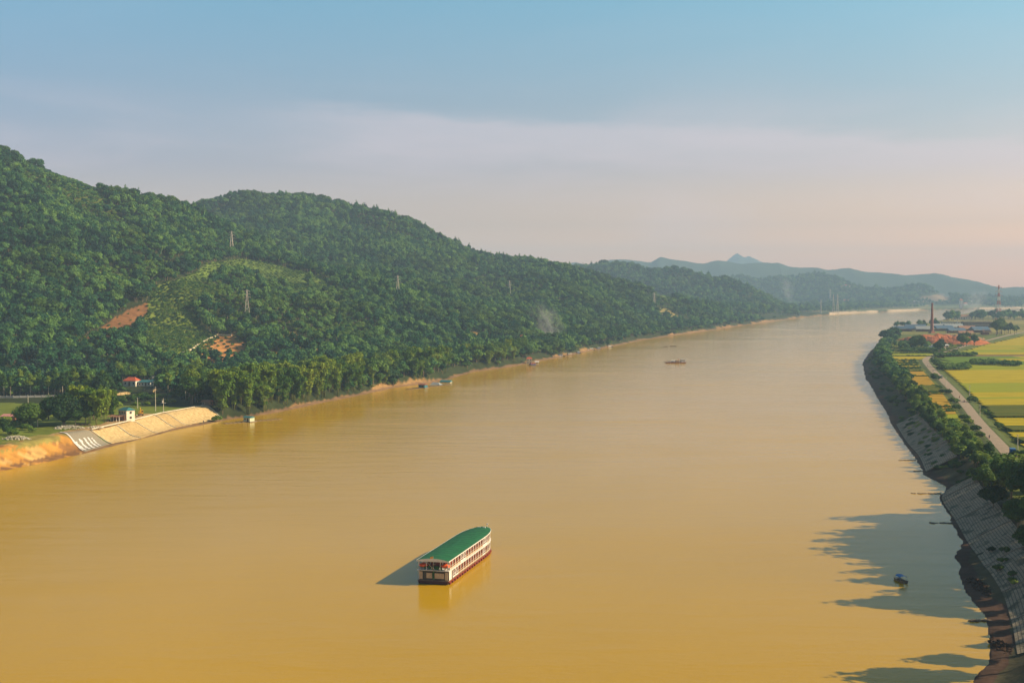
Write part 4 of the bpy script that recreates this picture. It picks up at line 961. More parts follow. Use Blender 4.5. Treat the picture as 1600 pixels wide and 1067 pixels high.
def heap(px, py, w, d, h, n, m, name, label, kind='stuff', z=PLZ):
    c = Vector(P(px, py, z)); c.z = H1(c.x, c.y); iv, iF = ico(1); V = []; F = []; b = 0
    for i in range(n):
        a = rng.uniform(0, 6.28); q = math.sqrt(rng.random()); x, y = q*math.cos(a)*w/2, q*math.sin(a)*d/2; r = rng.uniform(.2, .6)
        v = iv*(1+rng.normal(0, .14, (len(iv), 1)))*np.array([r, r*rng.uniform(.6, 1), r*rng.uniform(.5, .8)])+np.array([c.x+x, c.y+y, c.z+h*(1-q*q)*rng.uniform(.6, 1)]); V.append(v); F.append(iF+b); b += len(v)
    return tag(link(name, npmesh(name, np.concatenate(V), np.concatenate(F), m)), label, kind=kind)
rk = mat('pale_rubble', (.58, .52, .40), .9, .4, .9); rk2 = mat('brown_rubble', (.26, .17, .10), .9, .5, .9)
heap(108, 669, 17, 9, 1.6, 260, rk, 'rubble', 'pale stones heaped behind the gravel slope'); heap(26, 686, 14, 7, 1.8, 200, rk, 'rubble', 'pale stones heaped above the orange bank')
heap(128, 664, 12, 4, 1.0, 90, rk2, 'rubble', 'brown rubble near the light green clump'); heap(148, 668, 9, 6, .8, 110, rk, 'rubble', 'scattered pale stones beside the stone slope')
# ---- right bank: stone slope in shadow, fine squared setts
def sett_mat():
    m = bpy.data.materials.new('squared_setts'); m.use_nodes = True; N = m.node_tree.nodes; L = m.node_tree.links; b = N['Principled BSDF']; b.inputs['Roughness'].default_value = .9
    tc = N.new('ShaderNodeUVMap'); br = N.new('ShaderNodeTexBrick'); br.offset = 0; br.inputs['Scale'].default_value = 1; br.inputs['Mortar Size'].default_value = .11
    br.inputs['Brick Width'].default_value = .95; br.inputs['Row Height'].default_value = .95; br.inputs['Color1'].default_value = (.42, .33, .22, 1); br.inputs['Color2'].default_value = (.29, .23, .15, 1); br.inputs['Mortar'].default_value = (.10, .085, .06, 1)
    L.new(tc.outputs[0], br.inputs[0]); nz = N.new('ShaderNodeTexNoise'); nz.inputs['Scale'].default_value = .25; nz.inputs['Detail'].default_value = 6
    g = N.new('ShaderNodeNewGeometry'); L.new(g.outputs['Position'], nz.inputs[0]); mr = N.new('ShaderNodeMapRange'); mr.inputs[1].default_value = .52; mr.inputs[2].default_value = .62; mr.inputs[4].default_value = .8; L.new(nz.outputs[0], mr.inputs[0])
    mx = N.new('ShaderNodeMix'); mx.data_type = 'RGBA'; mx.inputs[7].default_value = (.045, .05, .02, 1); L.new(mr.outputs[0], mx.inputs[0]); L.new(br.outputs[0], mx.inputs[6]); L.new(mx.outputs[2], b.inputs['Base Color'])
    bp = N.new('ShaderNodeBump'); bp.inputs['Distance'].default_value = .12; bp.invert = True; L.new(br.outputs['Fac'], bp.inputs['Height']); L.new(bp.outputs[0], b.inputs['Normal']); return m
SETT = sett_mat()
def sett_slope(edge, w, label, n_beams, d0=2.0):
    """edge: world points along the foot; the facing climbs W metres inland (+x)"""
    root = empty('sett_slope', (0, 0, 0), 0, label, 'embankment'); e = smooth_line(edge, 6)
    T = np.gradient(e, axis=0); T /= np.linalg.norm(T, axis=1)[:, None]; Nn = np.stack([T[:, 1], -T[:, 0]], 1)
    if Nn[:, 0].mean() < 0: Nn = -Nn
    s = np.r_[0, np.cumsum(np.linalg.norm(np.diff(e, axis=0), axis=1))]; nv = 12; k = np.linspace(0, 1, nv)
    X = e[:, None, :]+Nn[:, None, :]*(d0+w*k[None, :, None]); Z = height(X[..., 0], X[..., 1]); lin = .5+(PLZ-.2)*k[None, :]; Z = np.maximum(Z+.12, lin)
    v = np.dstack([X, Z]).reshape(-1, 3); i = np.arange(len(e)*nv).reshape(len(e), nv); F = np.stack([i[:-1, :-1], i[:-1, 1:], i[1:, 1:], i[1:, :-1]], -1).reshape(-1, 4)
    cuts = np.linspace(0, len(e)-1, n_beams+1).astype(int)
    for a, b in zip(cuts[:-1], cuts[1:]):
        sel = i[a:b+1]; vv = v[sel.ravel()]; j = np.arange(sel.size).reshape(sel.shape); f = np.stack([j[:-1, :-1], j[:-1, 1:], j[1:, 1:], j[1:, :-1]], -1).reshape(-1, 4)
        me = npmesh('sett_panel', vv, f, SETT); uv = me.uv_layers.new(name='UVMap'); S_ = np.repeat(s[a:b+1], nv); K_ = np.tile(k*w*1.2, b-a+1)
        uvs = np.stack([S_[f.ravel()], K_[f.ravel()]], 1); uv.data.foreach_set('uv', uvs.astype(np.float32).ravel()); link('sett_panel', me, root)
        mb = MB(); q = v.reshape(len(e), nv, 3)[a]
        for t in range(nv-1): mb.bar(Vector(q[t])+Vector((0, 0, .1)), Vector(q[t+1])+Vector((0, 0, .1)), .5, .35)
        mb.build('beam', mat('dark_concrete', (.30, .26, .20), .9, .3, .8), root)
    return root
W2 = lambda L_: [P(*p)[:2] for p in L_]
sett_slope(W2([(1583, 1030), (1574, 975), (1560, 937), (1533, 892), (1507, 848), (1489, 815), (1468, 780), (1482, 763)][::-1]), 13, 'shaded slope of squared stones on the near right bank, below the big dark trees', 7, .8)
sett_slope(W2([(1441, 738), (1430, 713), (1411, 690), (1396, 664)]), 13, 'weathered stone slope of the right bank between two inlets, half covered in scrub', 3, 1.5)
# mud spit with puddled edge and boulders below the near slope
heap(1540, 922, 6, 26, .3, 150, mat('dark_mud_stones', (.075, .048, .035), .95, .4, 1.5, spec=.05), 'mud_stones', 'dark muddy stones washed up below the stone slope', z=.3)
heap(1572, 1015, 4, 20, .3, 90, MATS['dark_mud_stones'], 'mud_stones', 'dark muddy stones at the bottom corner of the right bank', z=.3)
# low stone groynes reaching into the river
gm_ = mat('groyne_stone', (.16, .115, .08), .9, .4, 1.0)
for (x0, x1, py, lb) in ((1404, 1433, 719, 'thin dark stone groyne, farthest of the five in the right bank shallows'), (1428, 1446, 736, 'short dark groyne just before the inlet on the right bank'), (1425, 1470, 771, 'long thin reddish groyne at the mouth of the inlet'),
                         (1455, 1490, 817, 'dark stone groyne at the foot of the shaded stone slope'), (1512, 1572, 970, 'broad dark groyne of mud and stones, nearest the camera')):
    a, b = Vector(P(x0, py, 0)), Vector(P(x1, py, 0)); n = max(8, int((b-a).length/.45)); iv, iF = ico(1); V = []; F = []; k0 = 0
    for i in range(n*2):
        c = a.lerp(b, rng.random()); r = rng.uniform(.2, .5)*(1.5 if py > 900 else 1)
        v = iv*(1+rng.normal(0, .15, (len(iv), 1)))*np.array([r*1.3, r, r*.45])+np.array([c.x, c.y+rng.normal(0, .35), .08]); V.append(v); F.append(iF+k0); k0 += len(v)
    tag(link('groyne', npmesh('groyne', np.concatenate(V), np.concatenate(F), gm_)), lb, 'groyne', 'stone groynes in the right bank shallows')
# ================================================================ THE RIVER BOATS
WHITE = mat('white_paint', (.74, .71, .67), .5, .22, 1.6); CREAM = mat('cream_paint', (.55, .41, .27), .6, .3, 1.5); MAROON = mat('maroon_wood', (.22, .035, .022), .5, .3, 1.5)
GREENR = mat('green_roof', (.012, .125, .042), .65, .30, .35, bump=.03, bscale=1.0); BLACK = mat('black_hull', (.015, .013, .012), .5, .2, 1); DARKGL_SHADE = mat('dark_glass_and_shade', (.02, .02, .022), .12, 0, 1, spec=.6)  # the dark glass colour also paints the shade in open gaps
ORANGE = mat('orange_canvas', (.75, .10, .015), .7, .1, 2); PLANTM = mat('potted_green', (.03, .14, .02), .7, .5, 2.0); GREYP = mat('grey_paint', (.42, .42, .42), .6, .1, 1); TIMB = mat('weathered_timber', (.24, .17, .11), .85, .4, 1.2)
def cruise_boat():
    s = P(677, 912.5, 0); root = empty('river_cruise_boat', (s[0], s[1], 0), R(-14.4), 'long two-decked white and maroon cruise boat with a curved green roof', 'boat')
    Lh, Wh = 51.5, 4.3; g = random.Random(3)
    def hw(y, w=Wh):                                  # half width of the plan
        t = max(0, (y-36)/(Lh-36)); return w*math.sqrt(max(.0, 1-(t**2.4)))+.02
    ys_ = [0, 6, 14, 22, 30, 36, 39.5, 42.5, 45.5, 47.7, 49.4, 50.7, 51.4]
    def plan(w=Wh, top=None): return [(hw(y, w), y) for y in ys_]+[(-hw(y, w), y) for y in ys_[::-1]]
    hull = MB(); lo = [(x*.9, y*.985+.3) for x, y in plan()]; n = len(lo)
    hull.add([(x, y, -.7) for x, y in lo]+[(x, y, .95) for x, y in plan()], [tuple(range(n))[::-1], tuple(range(n, 2*n))]+[(i, (i+1) % n, n+(i+1) % n, n+i) for i in range(n)])
    h = hull.build('hull', BLACK, root)
    rub = MB(); pts = [(x*1.01, y, .78) for x, y in plan()]
    for a, b in zip(pts[:len(ys_)-1], pts[1:len(ys_)]): rub.bar(a, b, .25, .3)
    for a, b in zip(pts[len(ys_):-1], pts[len(ys_)+1:]): rub.bar(a, b, .25, .3)
    rub.build('rubbing_strake', MAROON, h)
    for side in (1, -1):
        for k in range(19):
            y = 1.6+k*2.45; f = MB(); x = side*(hw(y)+.13)
            f.box((x, y, .25), (.24, 1.5, .75), 0, .9); f.build('fender', mat('fender_red', (.20, .03, .02), .8, .5, 2.0), h)
    for (z, nm, ov) in ((.95, 'lower_deck', .05), (3.72, 'upper_deck', .18)):
        d = MB(); d.prism([(x*(1+ov/Wh), y+(ov if y > 46 else -ov if y < 1 else 0)) for x, y in plan()], z, z+.16); d.build(nm, TIMB if z < 2 else WHITE, root)
    band = MB()                                        # white fascia between the decks
    p2 = [(x*1.055, y) for x, y in plan()]
    for a, b in zip(p2[:len(ys_)-1], p2[1:len(ys_)]): band.bar((*a, 3.74), (*b, 3.74), .12, .26)
    for a, b in zip(p2[len(ys_):-1], p2[len(ys_)+1:]): band.bar((*a, 3.74), (*b, 3.74), .12, .26)
    band.build('deck_fascia', WHITE, root)
    for (z0, z1, nm, y0) in ((1.11, 3.72, 'lower_cabin', 1.2), (3.88, 6.35, 'upper_cabin', 4.5)):
        c = MB(); yy = [y0]+[y for y in ys_ if y0 < y < 49]; c.prism([(hw(y)-.75, y) for y in yy]+[(-(hw(y)-.75), y) for y in yy[::-1]], z0, z1); c.build(nm, MAROON, root)
    bays = [1.4+k*2.55 for k in range(19)]
    for lv, (z0, z1) in enumerate(((1.11, 3.72), (3.88, 6.5))):
        for side in (1, -1):
            for k, y in enumerate(bays[:-1]):
                y2 = bays[k+1]; ym = (y+y2)/2; x = side*(hw(ym)-.73); open_ = (k in (4, 5, 13, 14) and lv == 1) or (k in (1, 2, 13) and lv == 0)
                ang = math.atan2(hw(y2)-hw(y), y2-y)*-side
                if not (lv == 1 and y < 4.4):
                    fr = MB(); fr.box((x, ym, z0+1.45), (.10, 2.42, 2.3), ang); f = fr.build('cabin_window', MAROON, root)
                    gl = MB(); gl.box((x+side*.05, ym, z0+1.45), (.05, .62, 1.35), ang); gl.build('pane', DARKGL_SHADE, f)
                po = MB(); po.box((side*(hw(y)-.02), y, (z0+z1)/2), (.18, .24, z1-z0)); po.build('post', WHITE, root)
                if not (lv == 0 and k == 0):
                    rl = MB(); xr = side*(hw(ym)-.02)
                    rl.box((xr, ym, z0+.30), (.06, 2.3, .42), ang); rl.bar((side*(hw(y)), y, z0+.95), (side*hw(y2), y2, z0+.95), .09)
                    rl.build('balustrade', CREAM if not open_ else WHITE, root)
                if open_:
                    pr = MB(); pr.bar((side*hw(y), y, z0+.7), (side*hw(y2), y2, z1-.3), .09); pr.bar((side*hw(y2), y2, z0+.7), (side*hw(y), y, z1-.3), .09); pr.build('cross_brace', WHITE, root)
    w = MB()
    for side in (1, -1): w.box((side*(Wh+.02), 1.75, 2.3), (.10, 2.3, 2.6))
    w.build('white_side_panel', WHITE, root)
    # stern: lower gap with pale panels, terrace above with two parasols
    st = MB(); st.box((0, .55, 2.35), (8.0, .1, 2.5)); st.build('stern_recess_shade', DARKGL_SHADE, root)  # dark sheet paints in the shade of the lower stern gap
    for x0, x1 in ((-4.1, -3.1), (-2.0, -.35), (.35, 3.0), (3.3, 4.1)):
        m = MB(); m.box(((x0+x1)/2, .12, 2.35), (x1-x0, .12, 1.45 if abs(x0) < 3 else 2.1)); m.build('stern_panel', CREAM, root)
    tr = MB(); tr.box((0, -.05, .6), (8.4, .5, .7)); tr.build('stern_platform', mat('dark_maroon', (.05, .012, .012), .6), root)
    cr = MB()
    for x0 in [-4.1+i*.82 for i in range(11)]: cr.box((x0, .05, 4.35), (.07, .07, .95))
    cr.bar((-4.2, .05, 4.85), (4.2, .05, 4.85), .09); cr.build('stern_rail', mat('dark_green_paint', (.015, .06, .02), .6), root)
    for x in (-3.2, 3.2):
        t = MB(); t.tube([(x, .9, 3.88), (x, .9, 5.5)], .05, 6); pz = t.build('parasol', WHITE, root)
        c = MB(); n = 8; r = 1.35
        c.add([(x, .9, 5.75)]+[(x+r*math.cos(6.283*k/n), .9+r*.8*math.sin(6.283*k/n), 5.15) for k in range(n)]+[(x+r*math.cos(6.283*k/n), .9+r*.8*math.sin(6.283*k/n), 4.78) for k in range(n)],
              [(0, k+1, (k+1) % n+1) for k in range(n)]+[(k+1, n+k+1, n+(k+1) % n+1, (k+1) % n+1) for k in range(n)]); c.build('canopy', ORANGE, pz)
        tb = MB(); tb.box((x, .9, 4.5), (1.5, 1.0, .08)); tb.tube([(x, .9, 3.9), (x, .9, 4.5)], .08, 6); tb.build('table', CREAM, root)
    pl = MB()
    for i in range(26):
        x = g.uniform(-2.6, 2.8); pl.box((x, .3+g.uniform(0, .3), 4.2+g.uniform(0, .5)), (g.uniform(.2, .6), .3, g.uniform(.3, .8)), g.uniform(0, 3))
    for i in range(6): pl.box((.0+g.uniform(-.25, .25), -.05, 1.6+i*.35), (.35, .2, .4), g.uniform(0, 1))
    pl.build('potted_plants', PLANTM, root)
    uw = MB(); uw.box((0, 4.42, 5.2), (7.0, .1, 2.5)); uwo = uw.build('upper_stern_wall', MAROON, root)
    for k in range(8):
        if k in (3, 4): continue
        m = MB(); m.box((-3.1+k*.89, 4.34, 5.3), (.34, .06, 1.7)); m.build('curtain', GREYP, uwo)
    for x in (-4.15, 4.15, -2.0, 2.0):
        m = MB(); m.box((x, .1, 5.1), (.14, .14, 2.6)); m.build('post', WHITE, root)
    # roof
    rf = MB(); rw = 4.62; yr = [-.5, 6, 14, 22, 30, 35, 39, 42.5, 45.5, 47.8, 49.6, 51.0, 51.8]; nx_ = 9; vs = []
    def rwd(y): t = max(0, (y-34)/(52.1-34)); return rw*math.sqrt(max(.004, 1-t**2.5))
    for y in yr:
        for k in range(nx_):
            u = -1+2*k/(nx_-1); vs.append((u*rwd(y), y, 6.55+.62*(1-u*u)*min(1, rwd(y)/rw*1.1)))
    nv = len(vs); fs = [(j*nx_+k, j*nx_+k+1, (j+1)*nx_+k+1, (j+1)*nx_+k) for j in range(len(yr)-1) for k in range(nx_-1)]; rf.add(vs, fs)
    r_ = rf.build('roof', GREENR, root, sm=True)
    for k in range(1, 20):                              # standing seams of the sheeting
        y = k*2.6; m = []
        if y > 50: break
        s_ = MB(); q = [(u*rwd(y)*.995, y, 6.57+.62*(1-u*u)*min(1, rwd(y)/rw*1.1)) for u in (-1, -.6, -.2, .2, .6, 1)]
        for a, b in zip(q[:-1], q[1:]): s_.bar(a, b, .05, .04)
        s_.build('roof_seam', GREENR, r_)
    ed = MB(); L1 = [(rwd(y), y) for y in yr]; L2 = [(-rwd(y), y) for y in yr]
    for Lx in (L1, L2):
        for a, b in zip(Lx[:-1], Lx[1:]): ed.bar((*a, 6.45), (*b, 6.45), .10, .26)
    for k in range(nx_-1):
        u, v = -1+2*k/(nx_-1), -1+2*(k+1)/(nx_-1)
        ed.add([(u*rw, -.52, 6.28), (v*rw, -.52, 6.28), (v*rw, -.52, 6.55+.62*(1-v*v)), (u*rw, -.52, 6.55+.62*(1-u*u))], [(0, 1, 2, 3)])
    ed.build('roof_fascia', WHITE, r_)
    fl = MB(); fl.tube([(.1, -.35, 4.0), (.1, -.45, 7.8)], .06, 6); f = fl.build('flagpole', CREAM, root)
    fg = MB(); fg.add([(.1, -.45, 7.7), (-.75, -.5, 7.55), (-.7, -.5, 7.1), (.1, -.45, 7.2)], [(0, 1, 2, 3)]); fg.build('flag', mat('yellow_flag', (.8, .35, .03), .8), f)
    br = MB(); br.bar((.1, -.4, 4.2), (-1.3, -.4, 5.8), .1); br.bar((.1, -.4, 5.4), (1.0, -.4, 5.9), .06); br.build('stern_davit', CREAM, root)
    an = MB(); an.box((1.0, 48.0, 7.1), (.8, .5, .35)); an.tube([(1.6, 49.4, 6.8), (1.6, 49.4, 8.0)], .06, 5); an.box((1.6, 49.4, 7.9), (.5, .3, .25)); an.box((-.9, 49, 6.9), (.9, .3, .25)); an.build('roof_lamps', WHITE, root)
    return root
cruise_boat()
def person(x, y, z, rz, top, legs, label, pose='stand', parent=None, scale=1.0, cat='person'):
    """one continuous body from a skinned skeleton, hair as its child"""
    v = {'pelvis': (0, 0, .95), 'chest': (0, .02, 1.32), 'neck': (0, 0, 1.5), 'head': (0, .03, 1.64), 'sl': (.19, 0, 1.42), 'sr': (-.19, 0, 1.42), 'el': (.25, .05, 1.14), 'er': (-.25, .05, 1.14), 'hl': (.26, .18, .92), 'hr': (-.26, .18, .92),
         'kl': (.11, .03, .5), 'kr': (-.11, .03, .5), 'fl': (.12, -.02, .07), 'fr': (-.12, -.02, .07), 'tl': (.12, .16, .03), 'tr': (-.12, .16, .03), 'pl': (.1, 0, .9), 'pr': (-.1, 0, .9)}
    if pose == 'ride': v.update(kl=(.2, .42, .75), kr=(-.2, .42, .75), fl=(.2, .35, .32), fr=(-.2, .35, .32), tl=(.2, .5, .30), tr=(-.2, .5, .30), hl=(.28, .5, 1.05), hr=(-.28, .5, 1.05), el=(.3, .22, 1.18), er=(-.3, .22, 1.18))
    K = list(v); E = [('pelvis', 'chest'), ('chest', 'neck'), ('neck', 'head'), ('chest', 'sl'), ('chest', 'sr'), ('sl', 'el'), ('sr', 'er'), ('el', 'hl'), ('er', 'hr'), ('pelvis', 'pl'), ('pelvis', 'pr'), ('pl', 'kl'), ('pr', 'kr'), ('kl', 'fl'), ('kr', 'fr'), ('fl', 'tl'), ('fr', 'tr')]
    rad = dict(pelvis=.15, chest=.17, neck=.06, head=.11, sl=.07, sr=.07, el=.05, er=.05, hl=.035, hr=.035, pl=.10, pr=.10, kl=.065, kr=.065, fl=.045, fr=.045, tl=.04, tr=.04)
    me = bpy.data.meshes.new('body'); me.from_pydata([v[k] for k in K], [(K.index(a), K.index(b)) for a, b in E], []); o = link('person', me, parent, (x, y, z), (0, 0, rz)); o.scale = (scale,)*3
    sk = o.modifiers.new('skin', 'SKIN'); lay = me.skin_vertices[0] if len(me.skin_vertices) else None
    if lay:
        for i, k in enumerate(K): lay.data[i].radius = (rad[k], rad[k]); lay.data[i].use_root = (k == 'pelvis')
    ss = o.modifiers.new('smooth', 'SUBSURF'); ss.levels = 1; ss.render_levels = 1; me.materials.append(top)
    hr = MB(); hr.tube([(0, .0, 1.66), (0, 0, 1.79)], [.125, .06], 8); hr.build('hair', mat('black_hair', (.01, .008, .007), .6), o)
    lg = MB(); lg.tube([v['pelvis'], (0, 0, .84)], [.17, .16], 8)
    for s in ('l', 'r'): lg.tube([v['p'+s], v['k'+s], v['f'+s]], [.11, .08, .065], 6)
    lg.build('trousers', legs, o)
    if cat: tag(o, label, cat)
    return o
BLUEC = mat('blue_canvas', (.02, .16, .42), .6, .1, 1); NAVY = mat('navy_cloth', (.02, .03, .08), .8); GREYC = mat('grey_cloth', (.25, .24, .24), .8); REDC = mat('red_cloth', (.45, .04, .03), .8)
def small_boat(px, py, L_, W_, rz, label, canopy=None, cabin=None, hm=TIMB, group=None, cat='boat', z=0.0):
    p = P(px, py, 0); e = empty('motor_boat' if cabin else 'small_boat', (p[0], p[1], z), rz, label, cat, group); n = 7; h = MB(); vs = []
    for i in range(n):
        t = i/(n-1); y = (t-.5)*L_; w = W_/2*(math.sin(math.pi*(.16+.84*(1-t)))**.6 if t > .5 else .88+.12*t*2); w = max(w, .06); sh = .12*(2*t-1)**2*L_*.35
        vs += [(-w, y, .55+sh), (-w*.6, y, -.25+sh*.5), (w*.6, y, -.25+sh*.5), (w, y, .55+sh), (w*.82, y, .5+sh), (w*.5, y, .1), (-w*.5, y, .1), (-w*.82, y, .5+sh)]
    fs = [(8*i+k, 8*i+(k+1) % 8, 8*i+8+(k+1) % 8, 8*i+8+k) for i in range(n-1) for k in range(8)]+[tuple(range(8))[::-1], tuple(8*(n-1)+k for k in range(8))]
    h.add(vs, fs); h.build('hull', hm, e)
    if canopy:
        c = MB(); y0, y1 = -.32*L_, .18*L_; w = W_*.52
        for k in range(6):
            a, b = math.pi*k/6, math.pi*(k+1)/6
            c.add([(-w*math.cos(a), y0, 1.55+.35*math.sin(a)), (-w*math.cos(b), y0, 1.55+.35*math.sin(b)), (-w*math.cos(b), y1, 1.55+.35*math.sin(b)), (-w*math.cos(a), y1, 1.55+.35*math.sin(a))], [(0, 1, 2, 3)])
        c.build('canopy', canopy, e)
        for sx in (-1, 1):
            for y in (y0+.1, y1-.1):
                m = MB(); m.box((sx*w*.9, y, 1.0), (.06, .06, 1.2)); m.build('post', GREYP, e)
        m = MB(); m.box((0, y0+.5, .45), (W_*.7, .35, .1)); m.box((0, y0+1.7, .45), (W_*.7, .35, .1)); m.build('bench', TIMB, e)
    if cabin:
        wm_, rm_ = cabin; c = MB(); c.box((0, -.12*L_, 1.25), (W_*.75, L_*.5, 1.7)); cb = c.build('cabin', wm_, e)
        r = MB(); r.gable((0, -.12*L_, 2.12), (L_*.5, W_*.75), .5, R(90), .25); r.build('roof', rm_, cb)
        for sx in (-1, 1):
            for k in range(2):
                m = MB(); m.box((sx*W_*.376, -.12*L_+(k-.5)*L_*.22, 1.4), (.05, L_*.12, .6)); m.build('window', DARKGL_SHADE, cb)
    return e
sb = small_boat(1407, 908, 6.2, 2.0, R(8), 'small open boat with a blue canopy, alone in the tree shadows at right', BLUEC)
ct = MB(); ct.box((0, 1.9, .75), (1.0, .7, .4)); ct.build('white_box', WHITE, sb)
bp_ = sb.location; person(bp_.x-.1, bp_.y+.2, .12, R(10), NAVY, GREYC, 'person in dark clothes standing under the blue canopy of the small boat', scale=.9)
# dredger on the open river
def dredger():
    p = P(1056, 567, 0); e = empty('dredging_barge', (p[0], p[1], 0), R(8), 'low barge with white cabins and machinery out on the far river', 'boat'); h = MB()
    h.add([(-12.5, -1.6, -.3), (-10, -2.4, -.3), (11, -2.6, -.3), (11.5, 2.6, -.3), (-10, 2.4, -.3), (-14, 0, 1.4), (-10, -2.6, 1.0), (11.2, -2.8, 1.0), (11.7, 2.8, 1.0), (-10, 2.6, 1.0)], [(4, 3, 2, 1), (5, 6, 7, 8, 9), (1, 2, 7, 6), (2, 3, 8, 7), (3, 4, 9, 8), (1, 6, 5), (4, 5, 9), (1, 5, 4)]); h.build('hull', MAROON, e)
    c = MB(); c.box((8, 0, 2.3), (4.5, 4.2, 2.6)); cb = c.build('cabin', WHITE, e); r = MB(); r.box((8, 0, 3.75), (5.4, 5.0, .25)); r.build('roof', GREYP, cb)
    for k in range(3): m = MB(); m.box((6.5+k*1.5, -2.12, 2.5), (.9, .06, .8)); m.build('window', DARKGL_SHADE, cb)
    c = MB(); c.box((1.5, 0, 1.9), (3.6, 3.6, 1.8)); c.box((1.5, 0, 3.0), (4.2, 4.2, .2)); c.build('engine_house', CREAM, e)
    c = MB(); c.gable((-3.5, 0, 2.4), (3.4, 3.2), .7); c.box((-3.5, 0, 1.6), (3, 2.8, 1.4)); c.build('shelter', GREYP, e)
    c = MB(); c.bar((-6, -.6, 1.2), (-11.5, -.6, 2.6), .3); c.bar((-6, .6, 1.2), (-11.5, .6, 2.6), .3); c.bar((-8, 0, 1.2), (-8, 0, 3.4), .3); c.bar((-8, 0, 3.4), (-11.5, 0, 2.6), .15); c.build('dredge_arm', TIMB, e)
    c = MB(); c.tube([(3.6, 1.5, 1.2), (3.6, 1.5, 5.2)], .2, 6); c.build('funnel', REDC, e)
dredger()
small_boat(1052, 541, 9, 1.8, R(85), 'narrow dark boat low on the far river, beyond the barge', None, None, BLACK)
small_boat(1040, 541.5, 6, 1.6, R(92), 'tiny dark boat just left of the narrow far one', None, None, BLACK)
MT = [mat('moored_blue', (.05, .10, .22), .6), mat('moored_grey', (.35, .35, .36), .6, .3, 1), mat('moored_red', (.35, .05, .04), .6, .3, 1)]
for i, (px, py, L_, lb) in enumerate(((834, 571, 13, 'red-roofed boat moored at the sandy landing'), (877, 557, 10, 'dark blue boat, first in the row moored past the sandy landing'), (891, 555, 11, 'blue and white boat, second in the moored row'), (904, 552, 9, 'grey-roofed boat, third in the moored row'),
                                      (918, 548, 10, 'dark boat with a white side, fourth in the moored row'), (925, 547, 9, 'white-roofed boat, fifth in the moored row'), (936, 545.5, 9, 'dark grey boat, sixth in the moored row'), (953, 542, 12, 'dark boat with a brown cabin, last and farthest of the moored row'))):
    small_boat(px, py, L_, L_*.3, R(rng.uniform(-75, -45)), lb, None, ((MT[(i*2) % 3], WHITE, CREAM)[i % 3], (MT[2], MT[0], MT[1], MT[1], BLACK, WHITE, MT[1], TIMB)[i]), (TIMB, BLACK)[i % 2], 'boats moored along the far left bank')
# floating huts on bamboo rafts
def floating_hut(px, py, W_, D_, Hh, rz, wm_, rm_, label, raft, rdir):
    p = P(px, py, 0); e = empty('floating_hut', (p[0], p[1], 0), rz, label, 'hut'); d = MB(); d.box((0, 0, .15), (W_*1.4, D_*1.4, .5)); d.build('raft', TIMB, e)
    w = MB(); w.box((0, 0, .4+Hh/2), (W_, D_, Hh)); wo = w.build('wall', wm_, e); r = MB(); r.gable((0, 0, .42+Hh), (W_, D_), .8, 0, .4); r.build('roof', rm_, e)
    m = MB(); m.box((W_*.15, -D_/2-.03, .4+Hh*.42), (W_*.2, .06, Hh*.8)); m.build('door', DARKGL_SHADE, wo); m = MB(); m.box((-W_*.25, -D_/2-.03, .4+Hh*.6), (W_*.2, .06, Hh*.3)); m.build('window', DARKGL_SHADE, wo)
    for (a0, a1, off) in raft:
        pl = MB(); u = Vector((math.cos(rdir), math.sin(rdir), 0)); n_ = Vector((-u.y, u.x, 0)); k = a0
        while k < a1:
            for o_ in (-1.6, -.8, 0, .8, 1.6): pl.tube([u*k+n_*(o_+off)+Vector((0, 0, .12)), u*(k+2.6)+n_*(o_+off)+Vector((0, 0, .12))], .13, 5)
            pl.bar(u*k+n_*(-2+off)+Vector((0, 0, .3)), u*k+n_*(2+off)+Vector((0, 0, .3)), .2)
            k += 2.8
        pl.build('bamboo_raft', TIMB, e, rot=(0, 0, -rz))
TEALR = mat('teal_sheet', (.04, .17, .19), .5, .2, 1.5, bump=.02); PALEW = mat('pale_green_wall', (.55, .58, .42), .8, .15, 1)
floating_hut(389, 659, 5.2, 4.2, 2.4, R(-30), PALEW, TEALR, 'floating hut with dark teal roof and pale wall on a long bamboo raft', [(-17, -4, 0), (4, 21, 1)], R(42))
floating_hut(661, 606, 6, 4.5, 2.4, R(-30), mat('teal_wall', (.04, .16, .20), .7), mat('rusty_sheet', (.35, .12, .07), .8, .4, 1), 'small teal floating hut with a rusty roof among rafts by the bank', [(-22, -5, 0), (5, 42, 3)], R(58))
